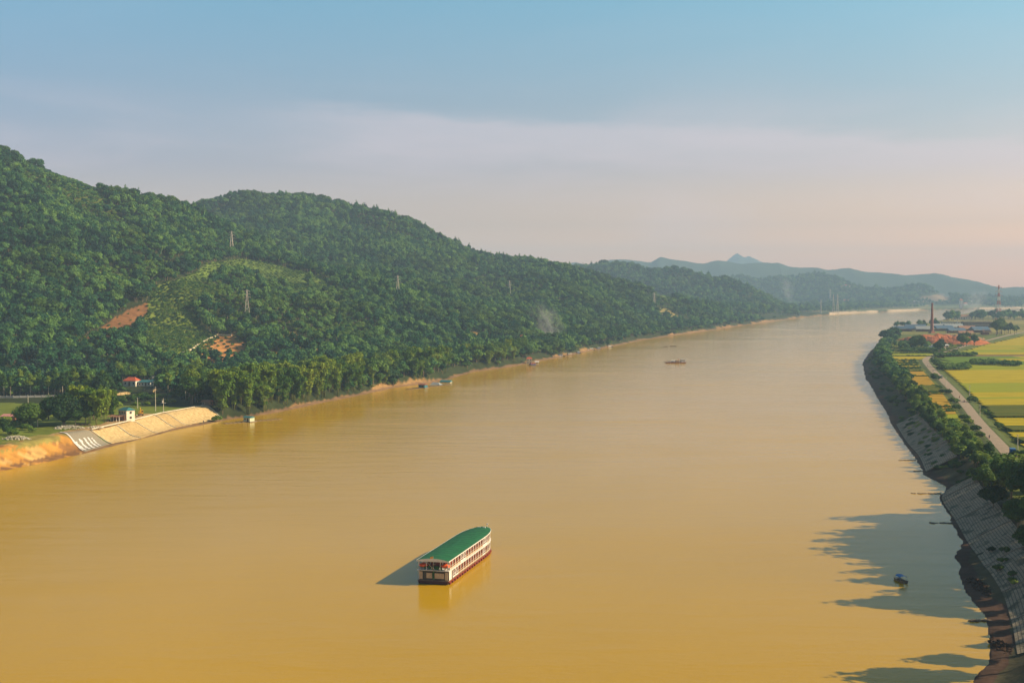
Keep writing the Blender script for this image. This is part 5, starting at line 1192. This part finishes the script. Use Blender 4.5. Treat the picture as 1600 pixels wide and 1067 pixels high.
# ================================================================ BUILDINGS, TOWERS, VEHICLES
REDR = mat('red_tiles', (.50, .10, .04), .8, .3, 1.2); GREYR = mat('grey_sheet', (.30, .32, .33), .6, .25, .6); BLUER = mat('blue_sheet', (.05, .12, .22), .5, 0, .12, (.10, .13, .17)); WALLW = mat('whitewash', (.68, .62, .52), .85, .2, .6); OCHRE = mat('ochre_wall', (.58, .42, .20), .85, .25, .6)
BRICKW = mat('bare_brick', (.32, .12, .065), .9, .35, .7); RUSTR = mat('rusty_roof', (.34, .17, .10), .85, .4, .8); PINKR = mat('pink_sheet', (.50, .22, .20), .8, .2, .8)
def house(p, w, d, h, rz, wm_, rm_, label, roof='gable', rh=1.6, nw=3, floors=1, cat='house', group=None, name='house', z=None):
    zz = z if z is not None else H1(p[0], p[1]); e = empty(name, (p[0], p[1], zz), rz, label, cat, group)
    m = MB(); m.box((0, 0, h/2-.4), (w, d, h+.8)); wo = m.build('wall', wm_, e); m = MB()
    if roof == 'flat': m.box((0, 0, h+.12), (w+.8, d+.8, .24)); m.box((0, d/2+.3, h+.45), (w+.8, .2, .6)); m.box((0, -d/2-.3, h+.45), (w+.8, .2, .6))
    elif roof == 'hip': m.hip((0, 0, h+.02), (w, d), rh)
    elif roof == 'shed': m.add([(-w/2-.5, -d/2-.6, h), (w/2+.5, -d/2-.6, h), (w/2+.5, d/2+.6, h+rh), (-w/2-.5, d/2+.6, h+rh), (-w/2-.5, -d/2-.6, h-.15), (w/2+.5, -d/2-.6, h-.15), (w/2+.5, d/2+.6, h+rh-.15), (-w/2-.5, d/2+.6, h+rh-.15)], [(0, 1, 2, 3), (7, 6, 5, 4), (0, 4, 5, 1), (1, 5, 6, 2), (2, 6, 7, 3), (3, 7, 4, 0)])
    else: m.gable((0, 0, h+.02), (w, d), rh)
    m.build('roof', rm_, e)
    fh = h/floors
    for f in range(floors):
        for k in range(nw):
            x = (k+.5)/nw*w-w/2; dr = f == 0 and k == nw//2
            m = MB(); m.box((x, -d/2-.04, f*fh+(fh*.45 if dr else fh*.55)), (w/nw*.45, .08, fh*(.8 if dr else .45))); wi = m.build('door' if dr else 'window', TIMB if dr else WHITE, wo)
            if not dr: m = MB(); m.box((x, -d/2-.09, f*fh+fh*.55), (w/nw*.36, .04, fh*.36)); m.build('pane', DARKGL_SHADE, wi)
        for sx in (-1, 1): m = MB(); m.box((sx*(w/2+.04), 0, f*fh+fh*.55), (.08, d*.25, fh*.45)); m.build('window', DARKGL_SHADE, wo)
    return e
# left bank
h1 = house(P(198, 656, PLZ), 7.5, 5.5, 5.6, R(-38), WALLW, TEALR, 'two-storey cream house with a teal roof above the pale stone slope', 'hip', 1.6, 3, 2)
s = empty('lean_to', (*P(181, 657.5, PLZ)[:2], PLZ), R(-25), 'open lean-to on posts, left of the teal-roofed house', 'shed')
for i in range(5): m = MB(); m.box((-4+i*2, -1.8, 1.3), (.3, .3, 2.6)); m.build('post', WALLW, s)
m = MB(); m.add([(-4.6, -2.4, 2.5), (4.6, -2.4, 2.5), (4.6, 2.4, 3.2), (-4.6, 2.4, 3.2)], [(0, 1, 2, 3)]); m.box((0, 2.2, 1.5), (9, .2, 3)); m.build('roof', RUSTR, s)
house(hit(206, 603)[:], 10, 8, 4.2, R(-10), WALLW, REDR, 'white house with a red hipped roof at the foot of the hill', 'hip', 2.6, 3)
house(hit(228, 603)[:], 10, 6, 3.2, R(-10), WALLW, TEALR, 'long low white house with a teal roof, joined right of the red-roofed one', 'shed', 1.2, 4)
house(hit(237, 599)[:], 3.5, 4, 5, R(-10), WALLW, WALLW, 'narrow cream tower house at the right end of the red-roofed house', 'flat', 1, 1)
house(P(15, 656, PLZ), 8, 5, 2.4, R(0), BRICKW, PINKR, 'low hut with a pink sheet roof, left of the dark spreading trees', 'shed', .9, 2, cat='hut', name='hut')
house(P(324, 633, PLZ), 6, 4, 2.4, R(-20), TIMB, RUSTR, 'small dark timber hut at the top right corner of the stone slope', 'gable', 1.2, 2, cat='hut', name='hut')
house(hit(458, 571)[:], 7, 5, 3.4, R(-15), WALLW, BLUEC, 'small building with a bright blue roof behind the bamboo, left one of a pair', 'gable', 1.2, 2)
house(hit(469, 573)[:], 8, 5, 3.0, R(-15), WALLW, BLUEC, 'bright blue roofed shed behind the bamboo, right one of a pair', 'shed', 1.2, 2)
house(hit(346, 583)[:], 8, 5, 3, R(-15), WALLW, TEALR, 'teal-roofed shed half hidden in the wood below the cut slope', 'shed', 1, 2)
house(P(681, 590, 6), 9, 6, 3.0, R(-20), WALLW, GREYR, 'grey-roofed bank house with white walls, left one of two', 'hip', 2.0, 3)
house(P(697, 586, 6.5), 9, 6, 3.2, R(-15), WALLW, TEALR, 'teal-roofed bank house with a long eave, right one of two', 'gable', 1.5, 3)
house(hit(803, 530)[:], 22, 9, 4, R(-8), WALLW, REDR, 'long red-roofed building in the wood above the sandy landing', 'gable', 2.4, 5, cat='building', name='long_building')
house(P(827, 557, 8), 6, 5, 6, R(0), WALLW, REDR, 'narrow two-storey red-roofed house at the sandy landing', 'hip', 1.8, 2, 2)
house(P(839, 556, 8), 4, 4, 3, R(0), WALLW, WHITE, 'tiny white shed at the sandy landing', 'gable', 1, 1, cat='shed', name='shed')
def low_wall(pts, h, m, label, t=.4, pil=4.0):
    a0 = Vector((*pts[0][:2], 0)); e = empty('boundary_wall', (a0.x, a0.y, H1(a0.x, a0.y)), 0, label, 'wall')
    for p, q in zip(pts[:-1], pts[1:]):
        a, b = ground_at(*p[:2]), ground_at(*q[:2]); n = max(1, int((b-a).length/pil))
        for i in range(n):
            c, d = a.lerp(b, i/n), a.lerp(b, (i+1)/n); c.z, d.z = H1(c.x, c.y), H1(d.x, d.y)
            mb = MB(); mb.bar(c+Vector((0, 0, h/2))-e.location, d+Vector((0, 0, h/2))-e.location, t, h); mb.build('wall_panel', m, e)
            mb = MB(); mb.box((c.x-e.location.x, c.y-e.location.y, c.z-e.location.z+h/2+.1), (t*1.5, t*1.5, h+.3)); mb.build('pillar', m, e)
low_wall([P(-60, 622, PLZ), P(20, 621.5, PLZ), P(88, 620, PLZ)], 1.4, mat('grey_wall', (.36, .35, .32), .9, .2, 1), 'long low grey wall along the back of the left field')
low_wall([P(226, 613.5, PLZ), P(250, 612, PLZ), P(276, 610, PLZ)], 2.2, OCHRE, 'pale ochre wall across the green terrace, below the red-roofed house', .5)
low_wall([P(158, 617.5, PLZ), P(180, 618, PLZ), P(203, 616, PLZ)], 1.8, OCHRE, 'broken ochre wall left of the terrace plants', .5)
st = [hit(x, y) for x, y in ((286, 553), (300, 547), (313, 538), (326, 531), (339, 524.5), (345, 524.5), (362, 525))]
low_wall(st, 1.6, mat('pale_channel', (.72, .60, .40), .85, .2, 1), 'pale retaining wall stepping up beside the cut orange slope', 1.4, 8)
def pole(px, py, h, label, arms=1, z=None, drum=False):
    p = P(px, py, PLZ) if z is None else P(px, py, z); e = empty('utility_pole', (p[0], p[1], p[2]-.2), 0, label, 'pole', None); m = MB(); m.tube([(0, 0, -.5), (0, 0, h)], [.22, .12], 7); m.build('shaft', conc, e)
    for k in range(arms): m = MB(); m.bar((-1.1, 0, h-.5-k*1.1), (1.1, 0, h-.5-k*1.1), .14); m.build('crossarm', GREYP, e)
    if drum: m = MB(); m.tube([(-.5, -.45, h-2.6), (-.5, -.45, h-1.2)], .42, 8); m.build('transformer', GREYP, e); m = MB(); m.box((0, 0, h-2.8), (2.4, 1.6, .15)); m.build('platform', GREYP, e)
pole(44, 638, 8.5, 'pale concrete pole standing in the left field'); pole(243, 642, 15, 'tall concrete pole beside the yellow excavator'); pole(255.5, 644, 8.5, 'short pole carrying a transformer at the top of the stone slope', 1, None, True)
pole(215, 638, 7, 'thin pole behind the teal-roofed house'); pole(552, 592, 10, 'concrete pole at the gap between the two bamboo groves'); pole(59, 666, 8, 'thin pole in front of the smaller dark spreading tree')
for i, (px, py) in enumerate(((1515, 618), (1531, 652), (1590, 703), (1478, 604), (1458, 568))): pole(px, py, 7.5, ('slender pole by the road bend bush, mid distance', 'slender pole beside the golden patch', 'slender pole near the blue truck', 'slender pole on the left verge beyond the grey van', 'slender pole at the road bend')[i])
def excavator(px, py):
    p = P(px, py, PLZ); e = empty('excavator', (p[0], p[1], PLZ), R(200), 'yellow excavator with its boom raised beside the teal-roofed house', 'excavator'); YM = mat('machine_yellow', (.75, .42, .02), .5, .15, 1)
    for s_ in (-1, 1):
        m = MB(); n = 10; pr = [(1.9*math.copysign(abs(math.cos(a))**.5, math.cos(a)), .45+.45*math.sin(a)) for a in [6.283*k/n for k in range(n)]]
        m.add([(s_*1.1-.3, y, z) for y, z in pr]+[(s_*1.1+.3, y, z) for y, z in pr], [tuple(range(n)), tuple(range(2*n-1, n-1, -1))]+[(i, i+n, (i+1) % n+n, (i+1) % n) for i in range(n)]); m.build('track', BLACK, e)
    m = MB(); m.box((0, -.6, 1.5), (2.6, 3.4, 1.1)); b = m.build('engine_deck', YM, e); m = MB(); m.box((-.75, .7, 2.4), (1.1, 1.6, 1.6), 0, .9); c = m.build('cab', YM, e)
    m = MB(); m.box((-.75, 1.5, 2.5), (.8, .08, 1.0)); m.box((-1.3, .7, 2.5), (.06, 1.1, .9)); m.build('window', DARKGL_SHADE, c); m = MB(); m.box((0, -2.2, 1.6), (2.6, .8, 1.2)); m.build('counterweight', YM, e)
    m = MB(); m.bar((.4, .8, 1.8), (.4, 3.2, 4.6), .5, .7); m.bar((.4, 3.2, 4.6), (.4, 5.0, 4.2), .45, .6); m.build('boom', YM, e); m = MB(); m.bar((.4, 5.0, 4.4), (.4, 5.6, 1.8), .35, .5); a = m.build('arm', YM, e)
    m = MB(); m.box((.4, 5.4, 1.3), (1.1, .9, 1.0), 0, 1.2); m.build('bucket', TIMB, a)
excavator(220, 649)
for px, py, lb in ((214, 652, 'person standing on the earth between the teal-roofed house and the excavator'), (318, 661, 'person standing near the foot of the stone slope, far right panel')):
    q = hit(px, py); person(q.x, q.y, q.z+.1, R(200), WHITE if px < 300 else NAVY, NAVY, lb)
# lattice towers
def tower(p, h, w, label, arms=3, mats=None, group='power pylons on the wooded hills', secs=6, t=.22, cat='pylon', name='power_pylon'):
    e = empty(name, (p[0], p[1], p[2]-.5), rng.uniform(-.3, .3), label, cat, group); ms = mats or [GREYP]
    wd = lambda f: w/2*((1-f)**1.25*.88+.12); z = 0
    for s_ in range(secs):
        f0, f1 = s_/secs, (s_+1)/secs; m = MB(); a, b = wd(f0), wd(f1); z0, z1 = h*f0, h*f1; c0 = [(-a, -a), (a, -a), (a, a), (-a, a)]; c1 = [(-b, -b), (b, -b), (b, b), (-b, b)]
        for k in range(4):
            j = (k+1) % 4; m.bar((*c0[k], z0), (*c1[k], z1), t*1.5); m.bar((*c0[k], z0), (*c1[j], z1), t); m.bar((*c0[j], z0), (*c1[k], z1), t); m.bar((*c1[k], z1), (*c1[j], z1), t)
        m.build('lattice_section', ms[s_ % len(ms)], e)
    for k in range(arms):
        z0 = h*(.70+.12*k); aw = w*.75*(1-.12*k); m = MB()
        for sx in (-1, 1): m.bar((0, -.4, z0), (sx*aw, 0, z0+.3), t); m.bar((0, .4, z0), (sx*aw, 0, z0+.3), t); m.bar((0, 0, z0+h*.05), (sx*aw, 0, z0+.3), t); m.bar((sx*aw, 0, z0+.3), (sx*aw, 0, z0-h*.04), t*.8)
        m.build('crossarm', ms[0], e)
    return e
PYL = mat('galvanised_steel', (.46, .42, .36), .6, .1, 1)
for px, py, top, lb in ((362, 398, 364, 'steel pylon highest on the ridge between the two hills'), (386, 492, 455, 'steel pylon above the light green plantation, left of the centre spur'), (621.5, 467, 433, 'steel pylon in the wood at the middle of the second hill'), (796, 462, 441, 'steel pylon near the low shoulder of the second hill'), (1022, 479, 460, 'steel pylon beside the small far clearing, last on the near hill'), (1297, 470, 455, 'thin pylon far off beyond the river bend')):
    q = hit(px, py); h = (py-top+3)*q.y/FPX; tower(q, h, h*.20, lb, 3, [PYL], t=.0006*q.y/4)
for px, h, lb in ((1302, 66, 'left one of the twin pale towers on the far shore at the bend'), (1308.5, 68, 'right one of the twin pale towers on the far shore at the bend'), (1282.5, 46, 'short pale tower left of the twin towers at the bend')):
    q = hit(px, 489.5); tower(q, h, h*.13, lb, 2, [mat('pale_steel', (.50, .47, .43), .6)], 'towers at the river bend', 6, .30, 'tower', 'lattice_tower')
RS = mat('red_steel', (.42, .09, .06), .6); q = Vector(P(1560, 500, PLZ)); tower(q, 88, 12.5, 'tall red and white lattice tower behind the far tree belt on the right', 3, [RS, WHITE], 'river crossing towers', 9, .42, 'tower', 'lattice_tower')
# brickworks
def chimney():
    p = P(1456, 520.5, PLZ); e = empty('brick_chimney', (p[0], p[1], PLZ), 0, 'tall tapering brick chimney rising from the brickworks', 'chimney'); H_ = 51; m = MB(); n = 8
    m.tube([(0, 0, H_*k/n-1*(k == 0)) for k in range(n+1)], [3.0-1.5*k/n for k in range(n+1)], 20); sh = m.build('shaft', mat('chimney_brick', (.30, .10, .06), .9, .4, .25), e)
    for k in (2, 4, 6, 7.6): m = MB(); z = H_*k/8; r = 3.0-1.5*k/8+.1; m.tube([(0, 0, z), (0, 0, z+.6)], [r, r], 20, False); m.build('iron_band', mat('dark_iron', (.08, .05, .04), .7), sh)
    m = MB(); m.tube([(0, 0, H_), (0, 0, H_+1.2)], [1.75, 1.8], 16, False); m.tube([(0, 0, H_+.1), (0, 0, H_+1.2)], [1.3, 1.3], 16, False); m.build('rim', BRICKW, sh); m = MB(); m.box((0, 0, 1.6), (9, 9, 3.4), .3, .8); m.build('base', BRICKW, e)
chimney()
def mound(px0, px1, py_f, py_b, hh, m, label, name='clay_mound', seed=0):
    pm = (py_f+py_b)/2+3; yf = P(800, py_f, PLZ)[1]; a, b = P(px0, pm, PLZ), P(px1, pm, PLZ); a = (a[0], yf); c = P((px0+px1)/2, py_b, PLZ+hh*.8); w = b[0]-a[0]; d = c[1]-a[1]; cx, cy = (a[0]+b[0])/2, (a[1]+c[1])/2; n1, n2 = 70, 40
    U, V_ = np.meshgrid(np.linspace(-1, 1, n1), np.linspace(-1, 1, n2)); X = cx+U*w/2; Y_ = cy+V_*d/2; r = np.sqrt(U**2*1.0+V_**2); edge = 1-r+.16*vnoise(X, Y_, w*.18, 3, seed)
    f = np.clip(edge*2.6, -.2, 1); Z = PLZ-.6+hh*np.where(f > 0, f*(.62+.5*vnoise(X, Y_, w*.13, 4, seed+2)), f)+.35*vnoise(X, Y_, 3.5, 2, 3)*(f > 0)
    i = np.arange(n1*n2).reshape(n2, n1); F = np.stack([i[:-1, :-1], i[:-1, 1:], i[1:, 1:], i[1:, :-1]], -1).reshape(-1, 4)
    o = link(name, npmesh(name, np.dstack([X, Y_, Z]).reshape(-1, 3), F, m, False)); tag(o, label, 'mound'); return o
CLAY = mat('red_clay', (.46, .155, .05), .95, .45, .12, (.30, .085, .035), .1)
mound(1398, 1516, 539.5, 519, 13, CLAY, 'big heap of orange red clay in front of the blue kiln roofs', seed=1)
mound(1500, 1532, 531, 520, 5, mat('pale_brick_dust', (.50, .27, .14), .95, .4, .3), 'smaller pinkish heap at the right end of the blue kiln roofs', seed=6)
SH = [(1412, 517.5, 34, 13, -14, BLUER, 'long blue roof, leftmost shed of the brickworks, nearest the river'), (1430, 515.5, 36, 16, -8, BLUER, 'blue kiln shed second from the river side'), (1444, 518, 30, 14, -5, GREYR, 'grey kiln shed just left of the chimney'),
      (1474, 517, 32, 15, 6, BLUER, 'blue kiln shed just right of the chimney'), (1489, 514.5, 34, 16, 4, GREYR, 'silvery shed in the middle of the brickworks'), (1493, 520.5, 30, 12, 10, BLUER, 'front blue shed right behind the clay heap'),
      (1510, 517.5, 30, 14, 8, RUSTR, 'rusty red shed, second from the right end'), (1508, 524.5, 24, 9, 8, RUSTR, 'rusty low shed at the right end of the clay heap'), (1530, 519.5, 30, 16, 12, BLUER, 'wide blue gable shed at the right end of the brickworks'), (1540, 523, 14, 9, 15, RUSTR, 'small rusty shed beside the road end of the brickworks'), (1466, 513, 26, 12, 0, GREYR, 'grey shed behind the chimney')]
for px, py, w, d, a, rm_, lb in SH:
    p = P(px, py, PLZ); e = empty('kiln_shed', (p[0], p[1], PLZ), R(a), lb, 'shed', 'sheds of the brickworks'); n = 5
    for i in range(n):
        for s_ in (-1, 1): m = MB(); m.box((-w/2+w*i/(n-1), s_*d/2, 2.4), (.5, .5, 4.8)); m.build('post', BRICKW, e)
    m = MB(); m.box((0, d*.2, 1.8), (w*.9, d*.5, 3.6)); m.build('brick_stack', BRICKW, e); m = MB(); m.gable((0, 0, 4.8), (w, d*1.2), d*.36, 0, 1.0); m.build('roof', rm_, e)
house(P(1487, 508.5, PLZ), 42, 16, 7, R(0), WALLW, GREYR, 'long low pale building with a flat grey roof behind the brickworks', 'flat', 1, 8, 1, 'building', None, 'office_building')
house(P(1497, 509, PLZ), 6, 9, 8.5, R(0), WHITE, WHITE, 'bright white stair block at the right end of the long low pale building', 'flat', 1, 1, 2, 'building', None, 'stair_block')
house(P(1505, 499.5, PLZ), 44, 14, 8, R(0), WALLW, RUSTR, 'brown-roofed long building among the trees farther back', 'gable', 5, 7, 1, 'building', None, 'long_building')
def shell(px, py):
    p = P(px, py, PLZ); e = empty('unfinished_building', (p[0], p[1], PLZ), R(-2), 'unfinished two-storey brick building with rows of empty windows and bare columns on top', 'building'); w, d, fh = 56, 22, 6; m = MB(); m.box((0, 0, fh), (w, d, fh*2)); b = m.build('wall', mat('dark_brick', (.13, .085, .07), .9, .3, .3), e)
    for f in range(2):
        for k in range(9): m = MB(); m.box((-w/2+(k+.5)*w/9, -d/2-.06, f*fh+3.2), (2.6, .12, 3.0)); o = m.build('window', mat('concrete_frame', (.40, .34, .28), .9), b); m = MB(); m.box((-w/2+(k+.5)*w/9, -d/2-.14, f*fh+3.2), (1.9, .06, 2.4)); m.build('opening_shade', DARKGL_SHADE, o)  # dark slabs paint the unlit inside of the empty windows
        m = MB(); m.box((0, -d/2-.1, (f+1)*fh), (w+.6, .5, .5)); m.build('floor_slab', conc, e)
    for k in range(12):
        for s_ in (-1, 1): m = MB(); m.box((-w/2+.5+k*(w-1)/11, s_*(d/2-.5), 2*fh+1.1), (.6, .6, 2.2)); m.build('column', conc, e)
shell(1526, 512)
for i, (px, py, w) in enumerate(((1458, 546, 14), (1476, 543, 9), (1462, 543.5, 10), (1471, 546, 8))):
    house(P(px, py, PLZ), w, 6, 3.2, R(8*i-10), WALLW, (BLUER, WHITE, GREYR, RUSTR)[i], ('small blue-roofed shed in front of the clay heap', 'small white-roofed shed right of its neighbours, in front of the clay heap', 'grey-roofed shed close against the clay heap', 'rusty-roofed shed in front of the clay heap')[i], 'shed', 1, 2, cat='shed', name='shed')
# trees about the brickworks
def patch(px0, px1, py0, py1, n, s0, s1, keys, label, group):
    for i in range(n): plant(rnd(keys), *P(rng.uniform(px0, px1), rng.uniform(py0, py1), PLZ)[:2], rng.uniform(s0, s1), label if n > 8 else ('taller ' if i % 2 else 'lower ')+label, group)
TH = []
for (px0, px1, py0, py1, n, s0, s1) in ((1478, 1498, 499, 503, 16, 1.3, 2.0), (1520, 1660, 496, 501.5, 90, 1.3, 2.1), (1516, 1532, 497, 500, 12, 1.5, 2.2), (1380, 1402, 527, 536, 30, .9, 1.4), (1400, 1470, 510, 513, 20, .8, 1.3), (1380, 1450, 541, 547, 26, .5, .8)):
    for i in range(n):
        x, y, z = P(rng.uniform(px0, px1), rng.uniform(py0, py1), PLZ); TH.append((x, y, z-.3, rng.uniform(0, 6.28), rng.uniform(s0, s1), int(rng.integers(0, 4))))
for px, py in ((1462, 514), (1596, 540), (1440, 538)): pass
scatter_obj('far_tree_belt', TH, 'hazy belt of trees behind and beside the brickworks')
patch(1552, 1566, 519, 525, 7, 1.3, 1.8, BR+DK, 'tree in the clump at the right end of the brickworks, beside the road', 'trees right of the brickworks'); patch(1568, 1590, 518, 523, 7, .8, 1.3, BR+DK, 'smaller tree farther right along the road past the brickworks', 'trees along the far road')
patch(1430, 1442, 543, 549, 6, .9, 1.2, DK, 'dark tree in front of the left half of the clay heap', 'trees in front of the clay heap'); patch(1466, 1474, 549, 553, 4, .8, 1.1, DK, 'round dark tree on the grass in front of the small sheds', 'trees in front of the small sheds'); patch(1500, 1525, 535, 542, 12, .7, 1.0, BR+DK, 'bushy tree between the clay heap and the road', 'trees between the clay heap and the road')
# far village under the hills
k = 0
VL = ['whitewashed house, far left of the village under the hills', 'red-roofed village house near the twin towers', 'small village house on the far plain', 'white village house beside the far green field', 'village house left of the chimney top', 'bright white village house left of the chimney', 'tiny village house behind the chimney', 'orange-roofed village house before the quarry', 'white village house at the quarry foot', 'white village house right of the quarry', 'village house near the smoke', 'far right village house', 'white house high on the far wooded slope', 'second white house high on the far wooded slope', 'village house at the water on the far shore', 'pale village house in the far middle']
for (px, py) in ((1322, 473), (1336, 472), (1329, 475), (1345, 473), (1371, 474), (1402, 472), (1410, 475), (1430, 473), (1437, 471.5), (1508, 477), (1516, 474), (1550, 476), (1323, 449), (1331, 450), (1356, 476), (1388, 475)):
    q = hit(px, py); house(q[:], rng.uniform(16, 26), 12, rng.uniform(6, 11), rng.uniform(-.3, .3), WHITE, (REDR, WHITE, GREYR)[k % 3], VL[k], 'gable', 4, 2, 1, 'house', 'houses of the far village'); k += 1
q = hit(1501.5, 481); house(q[:], 14, 12, 34, 0, WHITE, REDR, 'tall white block at the far water, right of the quarry', 'hip', 5, 2, 4, 'building', None, 'tall_block')
# vehicles on the country road
def rd_dir(Y): a, b = rd_at(Y-8), rd_at(Y+8); return math.atan2(-(b-a), 16)
def truck(px, py):
    p = P(px, py, 8.1); Y = p[1]; e = empty('box_truck', (rd_at(Y)+1.2, Y, 8.16), rd_dir(Y), 'blue covered truck at the near end of the country road', 'truck'); TB = mat('truck_blue', (.03, .13, .32), .5, .15, 1)
    m = MB(); m.box((0, 0, .75), (1.9, 7.0, .35)); m.build('chassis', BLACK, e); m = MB(); m.box((0, -.9, 2.15), (2.35, 4.9, 2.4)); m.build('cargo_box', TB, e)
    m = MB(); m.box((0, 2.65, 1.75), (2.2, 1.7, 1.9), 0, .93); c = m.build('cab', TB, e); m = MB(); m.box((0, 3.5, 2.1), (1.8, .08, .75)); m.build('windscreen', DARKGL_SHADE, c)
    for s_ in (-1, 1): m = MB(); m.box((s_*1.08, 2.7, 2.1), (.06, .9, .6)); m.build('side_window', DARKGL_SHADE, c); m = MB(); m.box((s_*.8, 3.5, 1.1), (.35, .1, .2)); m.build('headlight', WHITE, c)
    for y in (2.5, -1.6, -2.7):
        for s_ in (-1, 1): m = MB(); m.tube([(s_*.85, y, .5), (s_*1.15, y, .5)], .5, 12); w = m.build('wheel', BLACK, e); m = MB(); m.tube([(s_*1.14, y, .5), (s_*1.18, y, .5)], .25, 8); m.build('hub', GREYP, w)
truck(1578, 712)
def van(px, py):
    p = P(px, py, 8.1); Y = p[1]; e = empty('van', (rd_at(Y)+.6, Y, 8.16), rd_dir(Y), 'grey white van driving on the middle of the country road', 'van'); SV = mat('silver_paint', (.50, .50, .50), .35, .05, 1, metal=.3); m = MB()
    pr = [(-2.4, .4), (-2.4, 1.9), (-2.2, 2.05), (1.0, 2.05), (1.9, 1.25), (2.5, 1.1), (2.55, .4)]; n = len(pr)
    m.add([(-.92, y, z) for y, z in pr]+[(.92, y, z) for y, z in pr], [tuple(range(n)), tuple(range(2*n-1, n-1, -1))]+[(i, i+n, (i+1) % n+n, (i+1) % n) for i in range(n)]); b = m.build('body', SV, e)
    m = MB(); m.box((0, -2.43, 1.55), (1.5, .06, .55)); m.build('rear_window', DARKGL_SHADE, b)
    m = MB(); m.add([(-.8, 1.08, 2.0), (.8, 1.08, 2.0), (.8, 1.9, 1.3), (-.8, 1.9, 1.3)], [(0, 1, 2, 3)]); m.build('windscreen', DARKGL_SHADE, b)
    for s_ in (-1, 1):
        m = MB(); m.box((s_*.94, -.5, 1.6), (.05, 3.0, .5)); m.build('side_window', DARKGL_SHADE, b); m = MB(); m.box((s_*.7, -2.43, .9), (.25, .06, .2)); m.build('tail_light', REDC, b)
        for y in (-1.5, 1.6): m = MB(); m.tube([(s_*.75, y, .36), (s_*.98, y, .36)], .36, 12); m.build('wheel', BLACK, e)
van(1471, 590.5)
def motorbike(px, py, off, fwd, cloth, lb):
    p = P(px, py, 8.1); Y = p[1]; a = rd_dir(Y)+(0 if fwd else math.pi); x = rd_at(Y)+off; e = empty('motorbike', (x, Y, 8.15), a, 'motorbike ridden by the '+lb, 'motorbike')
    for y in (-.62, .62): m = MB(); m.tube([(-.05, y, .3), (.05, y, .3)], .3, 12); m.build('wheel', BLACK, e)
    m = MB(); m.bar((0, -.6, .5), (0, .3, .62), .22, .3); m.bar((0, .3, .55), (0, .62, .3), .1); m.bar((0, .3, .6), (0, .42, 1.0), .1); m.build('frame', REDC, e); m = MB(); m.box((0, -.25, .78), (.25, .8, .12)); m.build('seat', BLACK, e); m = MB(); m.bar((-.32, .38, 1.02), (.32, .38, 1.02), .05); m.build('handlebar', GREYP, e)
    person(x, Y, 8.15-.14, a, cloth, NAVY, lb, 'ride')
motorbike(1446.5, 572, -1.6, True, WHITE, 'rider in white near the road bend'); motorbike(1455, 581, -1.2, False, GREYC, 'rider in grey between the bend and the van'); motorbike(1501, 622, -.3, True, REDC, 'rider in red on the road in the middle distance')
motorbike(1506, 628.5, .5, False, NAVY, 'rider in navy just nearer than the one in red'); motorbike(1549, 684.5, -2.2, True, NAVY, 'rider in dark clothes nearest the blue truck')
# smoke
def smoke(px, py, Y, size, tilt, dens, label):
    c = Vector(PD(px, py, Y)); iv, iF = ico(3); m = bpy.data.materials.new('smoke_volume'); m.use_nodes = True; nt = m.node_tree; N = nt.nodes; L = nt.links; N.clear()
    v = N.new('ShaderNodeVolumePrincipled'); o = N.new('ShaderNodeOutputMaterial'); tc = N.new('ShaderNodeTexCoord'); nz = N.new('ShaderNodeTexNoise'); nz.inputs['Scale'].default_value = 2.2; nz.inputs['Detail'].default_value = 4; nz.inputs['Distortion'].default_value = .6
    ln = N.new('ShaderNodeVectorMath'); ln.operation = 'LENGTH'; L.new(tc.outputs['Object'], ln.inputs[0]); L.new(tc.outputs['Object'], nz.inputs[0])
    a = N.new('ShaderNodeMapRange'); a.interpolation_type = 'SMOOTHSTEP'; a.inputs[1].default_value = .95; a.inputs[2].default_value = .1; a.inputs[3].default_value = 0; a.inputs[4].default_value = 1; L.new(ln.outputs['Value'], a.inputs[0])
    b = N.new('ShaderNodeMapRange'); b.inputs[1].default_value = .42; b.inputs[2].default_value = .72; L.new(nz.outputs[0], b.inputs[0])
    q = N.new('ShaderNodeMath'); q.operation = 'MULTIPLY'; L.new(a.outputs[0], q.inputs[0]); L.new(b.outputs[0], q.inputs[1]); q2 = N.new('ShaderNodeMath'); q2.operation = 'MULTIPLY'; q2.inputs[1].default_value = dens; L.new(q.outputs[0], q2.inputs[0]); L.new(q2.outputs[0], v.inputs['Density'])
    v.inputs['Color'].default_value = (.9, .9, .92, 1); v.inputs['Density Attribute'].default_value = ''; L.new(v.outputs[0], o.inputs['Volume'])
    ob = link('smoke', npmesh('smoke', iv, iF, m, True), None, c, (0, tilt, 0)); ob.scale = size; tag(ob, label, kind='stuff')
smoke(856, 508, hit(862, 530).y-40, (26, 22, 46), R(-32), .05, 'thin pale smoke drifting up from the wood past the sandy landing')
smoke(1524, 470, 5600, (80, 60, 62), R(-30), .02, 'hazy smoke over the far shore beside the red and white tower')
smoke(1230, 452, 4250, (26, 24, 62), R(-18), .03, 'faint smoke above the far wood at the river bend')
